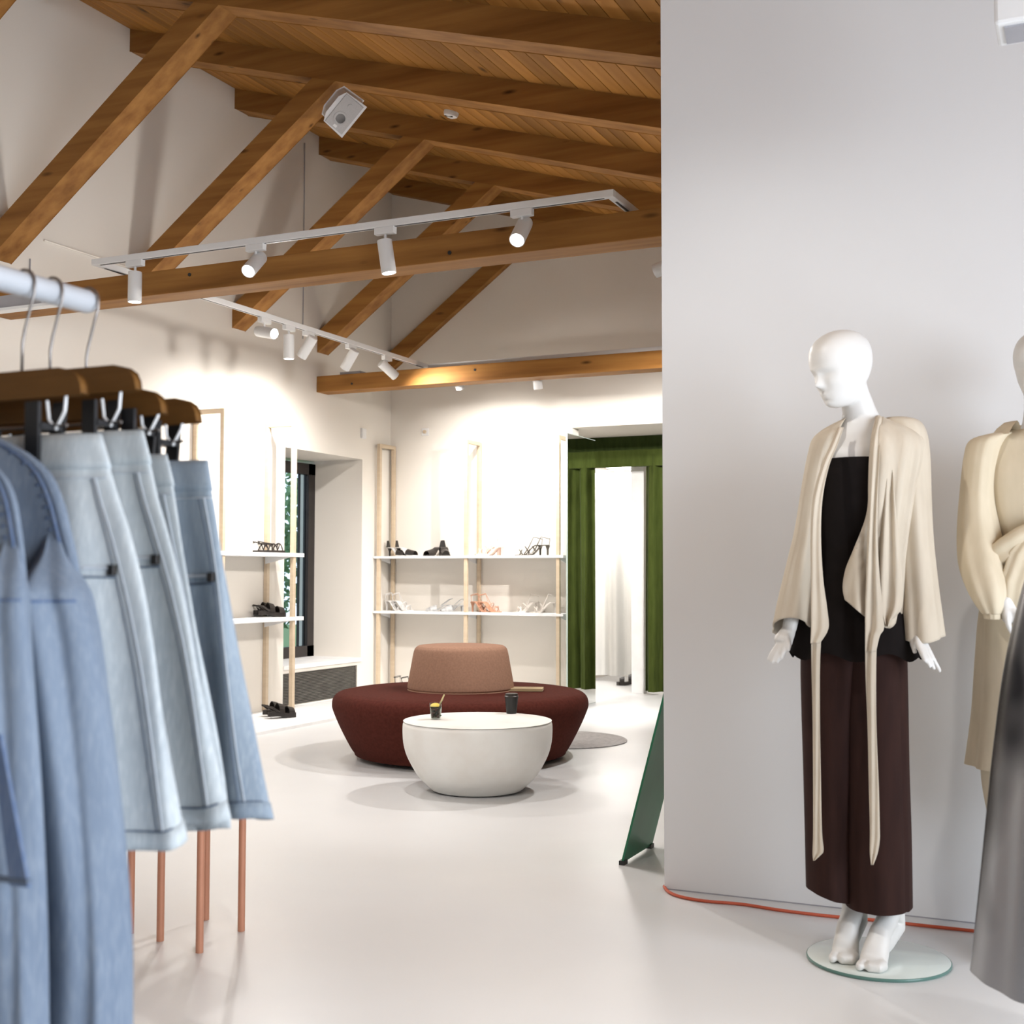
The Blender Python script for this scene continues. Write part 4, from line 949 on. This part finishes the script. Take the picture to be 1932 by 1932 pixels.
# trousers
tr = MB()
cf = lambda a, t: .018*math.sin(5*a+.8)+.012*math.sin(9*a+2*t)+.02*math.exp(-((a-.5)/.12)**2)
loft_px(tr, [(1150, 1520, 1640, D0+.01, .105), (1240, 1512, 1625, D0+.01, .100), (1340, 1513, 1616, D0+.02, .092), (1450, 1516, 1611, D0+.02, .090), (1580, 1519, 1609, D0+.03, .092), (1683, 1521, 1609, D0+.03, .095)], n=64, sub=6, fold=cf, dy=lambda a, t: -13*t*math.cos(a)*1.0, cap1=False)
loft_px(tr, [(1150, 1585, 1706, D0-.01, .112), (1240, 1588, 1708, D0-.01, .106), (1340, 1592, 1710, D0-.01, .10), (1450, 1594, 1712, D0-.01, .098), (1580, 1596, 1716, D0-.01, .10), (1707, 1597, 1718, D0-.01, .102)], n=64, sub=6, fold=lambda a, t: .014*math.sin(5*a+1.1)+.012*math.sin(8*a+2*t)-.05*math.exp(-((a-.62)/.06)**2)+.02*math.exp(-((a-.45)/.1)**2), dy=lambda a, t: -3*t*math.sin(a), cap1=False)
tr.build('trousers', M['trouser'], mq, mbse, smooth=True)
tn = MB()
loft_px(tn, [(868, 1545, 1697, D0-.012, .112), (950, 1541, 1702, D0-.012, .112), (1040, 1545, 1692, D0-.005, .098), (1110, 1530, 1702, D0, .115), (1170, 1508, 1722, D0, .128), (1236, 1492, 1740, D0, .138)], n=72, sub=5, fold=lambda a, t: .03*t*t*math.sin(7*a+.5), dy=lambda a, t: 8*t*t*math.sin(7*a), cap0=False, cap1=False)
tn.build('tunic', M['tunic'], mq, mbse, smooth=True)
# kimono jacket: open front shell with sleeves, drapes and ties
rows = [(786, 1600, 1660, 1600, 1656, .052), (800, 1570, 1690, 1592, 1653, .066), (815, 1545, 1722, 1586, 1650, .085), (835, 1531, 1738, 1578, 1646, .104), (870, 1527, 1738, 1564, 1640, .122), (920, 1527, 1728, 1553, 1638, .130), (960, 1527, 1722, 1548, 1637, .131), (1000, 1527, 1716, 1547, 1628, .128), (1050, 1528, 1710, 1548, 1611, .128), (1090, 1528, 1708, 1551, 1598, .134), (1130, 1529, 1706, 1556, 1593, .140), (1160, 1530, 1704, 1560, 1597, .144)]
R_ = smooth_rows(rows, 4); nn_ = 60; outer = []
tcm = -np.array([mc[0], mc[1], 0]); tcm /= np.linalg.norm(tcm); rh = np.array([-tcm[1], tcm[0], 0])
for j, (y, xl, xr, xL, xR, hd) in enumerate(R_):
    t = j/(len(R_)-1); c = V((xl+xr)/2, y, D0); hw = (xr-xl)/2*D0/F; hd = hd+.016*min(1, t*3)
    aL = math.acos(max(-1, min(1, ((xL-(xl+xr)/2)/((xr-xl)/2))))); aR = math.acos(max(-1, min(1, ((xR-(xl+xr)/2)/((xr-xl)/2)))))
    row = []
    for k in range(nn_+1):
        s_ = k/nn_; a = lerp(aL, aR+2*math.pi, s_)      # left front edge, round the back, to the right front edge
        dz = 0
        if t > .6:
            q_ = (t-.6)/.4; xx = math.cos(a)
            if math.sin(a) > 0 and s_ < .5: dz = -26*q_*max(0, 1-s_*6)
            elif math.sin(a) > 0: dz = q_*(30*max(0, (s_-.93)/.07)-22*math.exp(-((s_-.84)/.05)**2))
        wv_ = .006*math.sin(16*a+2*t)*(math.sin(a) > -.2)*min(1, t*2.5)
        p = c+rh*hw*math.cos(a)*(1+.2*wv_)+tcm*(hd*math.sin(a)+wv_*1.6)+np.array([0, 0, dz*D0/F]); row.append(p)
    outer.append(row)
inner = [[p+(V(1625, 1000, D0)*np.array([1, 1, 0])+np.array([0, 0, p[2]])-p)*.022 for p in r] for r in outer]
jk = MB().loft([o_+i_[::-1] for o_, i_ in zip(outer, inner)]).build('kimono_jacket', M['linen'], mq, mbse, smooth=True)
def sleeve(mb, rows, dy, n=48, ff=lambda a, t: .05*t*math.sin(5*a+1+.8*t)+.035*t*math.sin(9*a+1.5*t)+.012*math.sin(13*a+6*t)*min(1, 4*t)):
    o_ = []; R2 = smooth_rows(rows, 5)
    for j, (y, xl, xr, D_, hd) in enumerate(R2):
        t = j/(len(R2)-1); o_.append(ring_px(xl, xr, y, D_, hd, n, lambda a: ff(a, t), lambda a: dy(a)*max(0, t-.55)/.45))
    i_ = []
    for j, (y, xl, xr, D_, hd) in enumerate(R2):
        t = j/(len(R2)-1); i_.append(ring_px(xl+2, xr-2, y, D_, hd-.003, n, lambda a: ff(a, t), lambda a: dy(a)*max(0, t-.55)/.45))
    mb.loft(o_+i_[::-1], True, True, True); return o_
q = MB(); sleeve(q, [(808, 1562, 1590, D0, .03), (822, 1538, 1588, D0, .055), (850, 1526, 1576, D0, .066), (910, 1514, 1560, D0, .066), (1000, 1499, 1545, D0, .066), (1080, 1480, 1536, D0-.01, .072), (1140, 1466, 1531, D0-.015, .078), (1186, 1457, 1527, D0-.02, .082)], lambda a: 22*math.sin(a))
q.build('sleeve', M['linen'], jk, mbse, smooth=True)
q = MB(); sleeve(q, [(788, 1672, 1712, D0, .03), (796, 1668, 1734, D0, .052), (820, 1672, 1747, D0, .066), (870, 1684, 1753, D0, .070), (940, 1690, 1755, D0-.01, .072), (1020, 1694, 1759, D0-.025, .076), (1100, 1697, 1767, D0-.045, .080), (1160, 1698, 1774, D0-.06, .084), (1203, 1697, 1779, D0-.065, .086)], lambda a: -4*math.sin(a)+4*math.cos(2*a))
q.build('sleeve', M['linen'], jk, mbse, smooth=True)
def strip(nm, rows, D_, sub=5, wob=.004, thick=.004, parent=None, mt=None):
    """cloth strip facing the viewer: rows (y, xl, xr, depth offset)"""
    R2 = smooth_rows(rows, sub); m_ = 9; fr_ = []; bk_ = []
    for j, (y, xl, xr, dd) in enumerate(R2):
        r1 = []
        for k in range(m_+1):
            s_ = k/m_; x = lerp(xl, xr, s_); dep = D_+dd-.006*math.sin(math.pi*s_)-wob*math.sin(2*math.pi*s_*1.5+y*.012)
            r1.append(V(x, y, dep))
        fr_.append(r1); bk_.append([p-tcm*thick for p in r1])
    return MB().loft([a+b[::-1] for a, b in zip(fr_, bk_)]).build(nm, mt or M['linen'], parent or jk, mbse, smooth=True)
strip('front_band', [(806, 1580, 1592, -.085), (840, 1566, 1580, -.120), (880, 1549, 1564, -.140), (940, 1533, 1552, -.146), (1010, 1529, 1549, -.150), (1090, 1530, 1553, -.158), (1150, 1530, 1561, -.162), (1186, 1530, 1563, -.164), (1214, 1529, 1547, -.164)], D0)
strip('tie', [(1190, 1530, 1550, -.152), (1260, 1531, 1547, -.150), (1360, 1533, 1547, -.138), (1480, 1534, 1549, -.130), (1570, 1534, 1551, -.128), (1604, 1533, 1554, -.128), (1614, 1533, 1548, -.128), (1624, 1534, 1537, -.128)], D0)
strip('front_band', [(786, 1652, 1668, -.066), (830, 1642, 1662, -.120), (880, 1640, 1659, -.150), (950, 1638, 1656, -.162), (1020, 1636, 1656, -.164), (1090, 1634, 1660, -.168), (1150, 1632, 1666, -.162), (1185, 1632, 1668, -.164), (1200, 1632, 1660, -.165), (1230, 1632, 1653, -.165)], D0, wob=.007)
strip('tie', [(1220, 1632, 1654, -.160), (1280, 1633, 1653, -.155), (1380, 1637, 1654, -.145), (1480, 1639, 1658, -.140), (1560, 1641, 1660, -.138), (1585, 1641, 1660, -.138), (1610, 1641, 1656, -.138), (1632, 1643, 1648, -.138)], D0)
strip('drape', [(850, 1674, 1677, -.112), (890, 1668, 1684, -.128), (980, 1662, 1692, -.148), (1060, 1660, 1700, -.154), (1120, 1660, 1704, -.146), (1150, 1662, 1700, -.148), (1170, 1668, 1684, -.148), (1182, 1672, 1677, -.148)], D0, wob=.010)
# ---- second mannequin in the sand shirt dress
D1 = 3.60; ncx = 1966
m2 = at(ncx, 1083+1.1*F/D1, Z=0); mb2 = (float(m2[0]), float(m2[1]), 0.0)
mq2 = thing('mannequin', 'white mannequin in a sand coloured wrap shirt dress beside the dressed one', 'mannequin', mb2)
MB().lathe([(.0001, .0), (.17, .0), (.17, .009), (.168, .0105), (.0001, .0105)], mb2, 64).build('base_disc', M['base_glass'], mq2, mb2, smooth=True, angle=40)
b = MB()
loft_px(b, [(1260, 1885, 2050, D1, .095), (1150, 1880, 2055, D1, .11), (1060, 1905, 2030, D1, .085), (950, 1890, 2045, D1, .10), (870, 1885, 2050, D1, .09), (835, 1900, 2035, D1, .07), (812, 1925, 2005, D1, .052), (790, 1932, 1992, D1, .046), (760, 1934, 1986, D1, .044), (730, 1932, 1982, D1, .045), (712, 1930, 1982, D1, .046)], n=36)
head_mesh(b, V(1968, 687, D1-.01), R(48), R(4), .98)
w2_ = V(1893, 1130, D1-.16)
b.tube([tuple(V(1905, 850, D1)), tuple(V(1870, 860, D1)), tuple(V(1848, 950, D1)), tuple(V(1838, 1050, D1-.02)), tuple(V(1862, 1090, D1-.10)), tuple(w2_)], [.03, .042, .037, .034, .03, .023], 16)
hand(b, w2_, V(1912, 1172, D1-.17), [(V(1915+4*i, 1174-2*i, D1-.17-.012*i), V(1921+4*i, 1196-2*i, D1-.18-.012*i), V(1925+4*i, 1214-3*i, D1-.18-.012*i)) for i in range(4)], [w2_, V(1900, 1160, D1-.185), V(1903, 1180, D1-.19), V(1908, 1195, D1-.19)])
b.tube([tuple(V(2035, 850, D1)), tuple(V(2065, 865, D1)), tuple(V(2080, 950, D1)), tuple(V(2090, 1080, D1)), tuple(V(2085, 1190, D1))], [.03, .042, .037, .034, .024], 16)
for lx in (1935, 1995):
    tp = at(lx-14, 1083+1.1*F/(D1-.08), Z=.024); an = V(lx, 1705, D1+.02)
    b.tube([tuple(V(lx, 1240, D1)), tuple(V(lx, 1480, D1)), tuple(V(lx, 1600, D1+.01)), tuple(an)], [.075, .05, .046, .034], 16)
    foot(b, [an+np.array([0, 0, .02]), lerp(an, tp, .35), lerp(an, tp, .7)+np.array([0, 0, .01]), tp], [.034, .035, .042, .034], [.033, .032, .022, .013])
remeshed(b, 'figure', M['manq'], mq2, mb2, .0045, 3)
sh = MB()
loft_px(sh, [(812, 1900, 2030, D1, .066), (826, 1866, 2062, D1, .088), (850, 1848, 2080, D1, .105), (900, 1846, 2085, D1-.01, .125), (960, 1852, 2078, D1-.01, .130), (1020, 1866, 2064, D1, .122), (1066, 1874, 2056, D1, .118), (1110, 1866, 2064, D1, .128)], n=80, sub=5, fold=lambda a, t: .02*math.sin(6*a+3*t)+.03*t*math.sin(11*a+2)*(math.sin(a) > 0), cap0=False, cap1=False)
sh.build('shirt', M['sand'], mq2, mb2, smooth=True)
q = MB(); sleeve(q, [(818, 1868, 1912, D1, .035), (830, 1832, 1896, D1, .06), (860, 1820, 1884, D1, .068), (930, 1812, 1876, D1-.01, .072), (1000, 1807, 1884, D1-.03, .080), (1060, 1809, 1900, D1-.06, .095), (1105, 1822, 1908, D1-.09, .095), (1140, 1840, 1902, D1-.12, .072), (1158, 1853, 1894, D1-.135, .05)], lambda a: 0)
q.build('sleeve', M['sand'], mq2, mb2, smooth=True)
q = MB(); loft_px(q, [(1153, 1855, 1893, D1-.135, .046), (1160, 1856, 1893, D1-.135, .048), (1168, 1858, 1892, D1-.135, .046)], n=40, sub=3, fold=lambda a, t: .05*math.sin(14*a)); q.build('cuff', M['sand'], mq2, mb2, smooth=True)
q = MB(); sleeve(q, [(818, 2020, 2062, D1, .035), (832, 2036, 2098, D1, .06), (930, 2050, 2115, D1, .07), (1060, 2052, 2125, D1, .08), (1160, 2060, 2115, D1, .06)], lambda a: 0)
q.build('sleeve', M['sand'], mq2, mb2, smooth=True)
# collar
cl_ = [ring_px(1908-g_, 2018+g_, y_, D1-.01, .062+g_*D1/F, 48) for y_, g_ in ((812, 0), (800, 5), (796, 10), (806, 22), (822, 34))]
def opened(r): return [r[k % 48] for k in range(17, 17+44)]
MB().loft([opened(r) for r in cl_], False).build('collar', M['sand'], mq2, mb2, smooth=True)
sk = MB()
loft_px(sk, [(1095, 1868, 2062, D1, .120), (1160, 1856, 2076, D1, .135), (1250, 1850, 2082, D1, .14), (1350, 1845, 2088, D1, .145), (1450, 1834, 2098, D1, .15)], n=96, sub=5, fold=lambda a, t: .05*t*math.sin(6*a+.4)+.02*math.sin(10*a+1), cap0=False, cap1=False)
sk.build('overskirt', M['sand'], mq2, mb2, smooth=True)
sk = MB()
loft_px(sk, [(1100, 1880, 2050, D1, .105), (1300, 1866, 2066, D1, .12), (1450, 1858, 2074, D1, .125), (1540, 1870, 2062, D1, .115)], n=80, sub=5, fold=lambda a, t: .03*math.sin(7*a+.4), cap0=False, cap1=False)
sk.build('underskirt', M['sand'], mq2, mb2, smooth=True)
def sash(pts, rads, flat):
    P_ = [V(x, y, D_) for x, y, D_ in pts]; rings = []
    for i, p in enumerate(P_):
        t = P_[min(i+1, len(P_)-1)]-P_[max(i-1, 0)]; t /= np.linalg.norm(t); n1 = np.cross(t, tcm); n1 /= np.linalg.norm(n1); n2 = np.cross(n1, t)
        rings.append([p+n1*rads[i]*math.cos(a)*(1+.10*math.sin(5*a+i))+n2*rads[i]*flat*math.sin(a)*(1+.25*math.sin(6*a+i*.7)) for a in [2*math.pi*k/40 for k in range(40)]])
    return MB().loft(rings)
sash([(1850, 1062, D1-.05), (1872, 1056, D1-.11), (1900, 1040, D1-.14), (1930, 1020, D1-.15), (1962, 1004, D1-.155), (2000, 996, D1-.14), (2040, 1000, D1-.10)], [.02, .036, .040, .038, .036, .034, .03], .45).build('waist_sash', M['sand'], mq2, mb2, smooth=True)
sash([(1950, 1010, D1-.16), (1930, 1050, D1-.165), (1915, 1100, D1-.165), (1908, 1160, D1-.17)], [.02, .034, .036, .03], .35).build('sash_knot', M['sand'], mq2, mb2, smooth=True)

# ---- satin skirt on a stand at the edge of the picture
D2 = 2.65; sxp = 2062
s3 = at(sxp, 1083+1.1*F/D2, Z=0); sb = (float(s3[0]), float(s3[1]), 0.0)
sk = thing('satin_skirt', 'long silver grey satin skirt displayed on a stand in front of the mannequins', 'skirt', sb)
q = MB()
loft_px(q, [(1040, 1962, 2162, D2, .095), (1110, 1938, 2186, D2, .115), (1250, 1908, 2216, D2, .15), (1400, 1889, 2235, D2, .175), (1540, 1876, 2248, D2, .19), (1700, 1862, 2262, D2, .205), (1848, 1848, 2276, D2, .22)], n=120, sub=7, fold=lambda a, t: .022*t*math.sin(9*a+.7)+.014*t*math.sin(14*a+2.0+t), dy=lambda a, t: -10*t*math.sin(a), cap0=True, cap1=False)
q.build('skirt_cloth', M['satin'], sk, sb, smooth=True)
MB().lathe([(.011, .01), (.011, 1.12)], sb, 16).build('pole', M['steel'], sk, sb)
MB().lathe([(.0001, 0), (.10, 0), (.10, .008), (.0001, .012)], sb, 40).build('base', M['steel'], sk, sb)

# ------------------------------------------------------------------ outside the window
tr0 = (-9.2, 12.25, -.1)
tree = thing('garden_tree', 'leafy green tree outside the dark framed window', 'tree', tr0)
MB().tube([(-9.2, 12.25, -.1), (-9.15, 12.25, 1.2), (-9.25, 12.3, 2.2)], [.10, .08, .05], 10).build('trunk', M['bark'], tree, tr0)
q = MB(); r2 = random.Random(3)
for k in range(3800):
    a = r2.random()*6.283; h = r2.random()*2-1; rr = .9*(r2.random()**.4)
    c = Vector((-9.2+rr*math.cos(a)*math.sqrt(1-h*h), 12.25+rr*math.sin(a)*math.sqrt(1-h*h), 1.5+h*rr*1.5))
    d = Vector((r2.uniform(-1, 1), r2.uniform(-1, 1), r2.uniform(-1, 1))).normalized(); e = d.orthogonal().normalized()
    q.add([c-d*.06, c+e*.025, c+d*.06, c-e*.025], [(0, 1, 2, 3)])
q.build('foliage', M['leaf'], tree, tr0, kind='stuff')
struct(MB().box(-20, -6.62, -3, 25, -.4, -.1).build('ground', M['grass']))
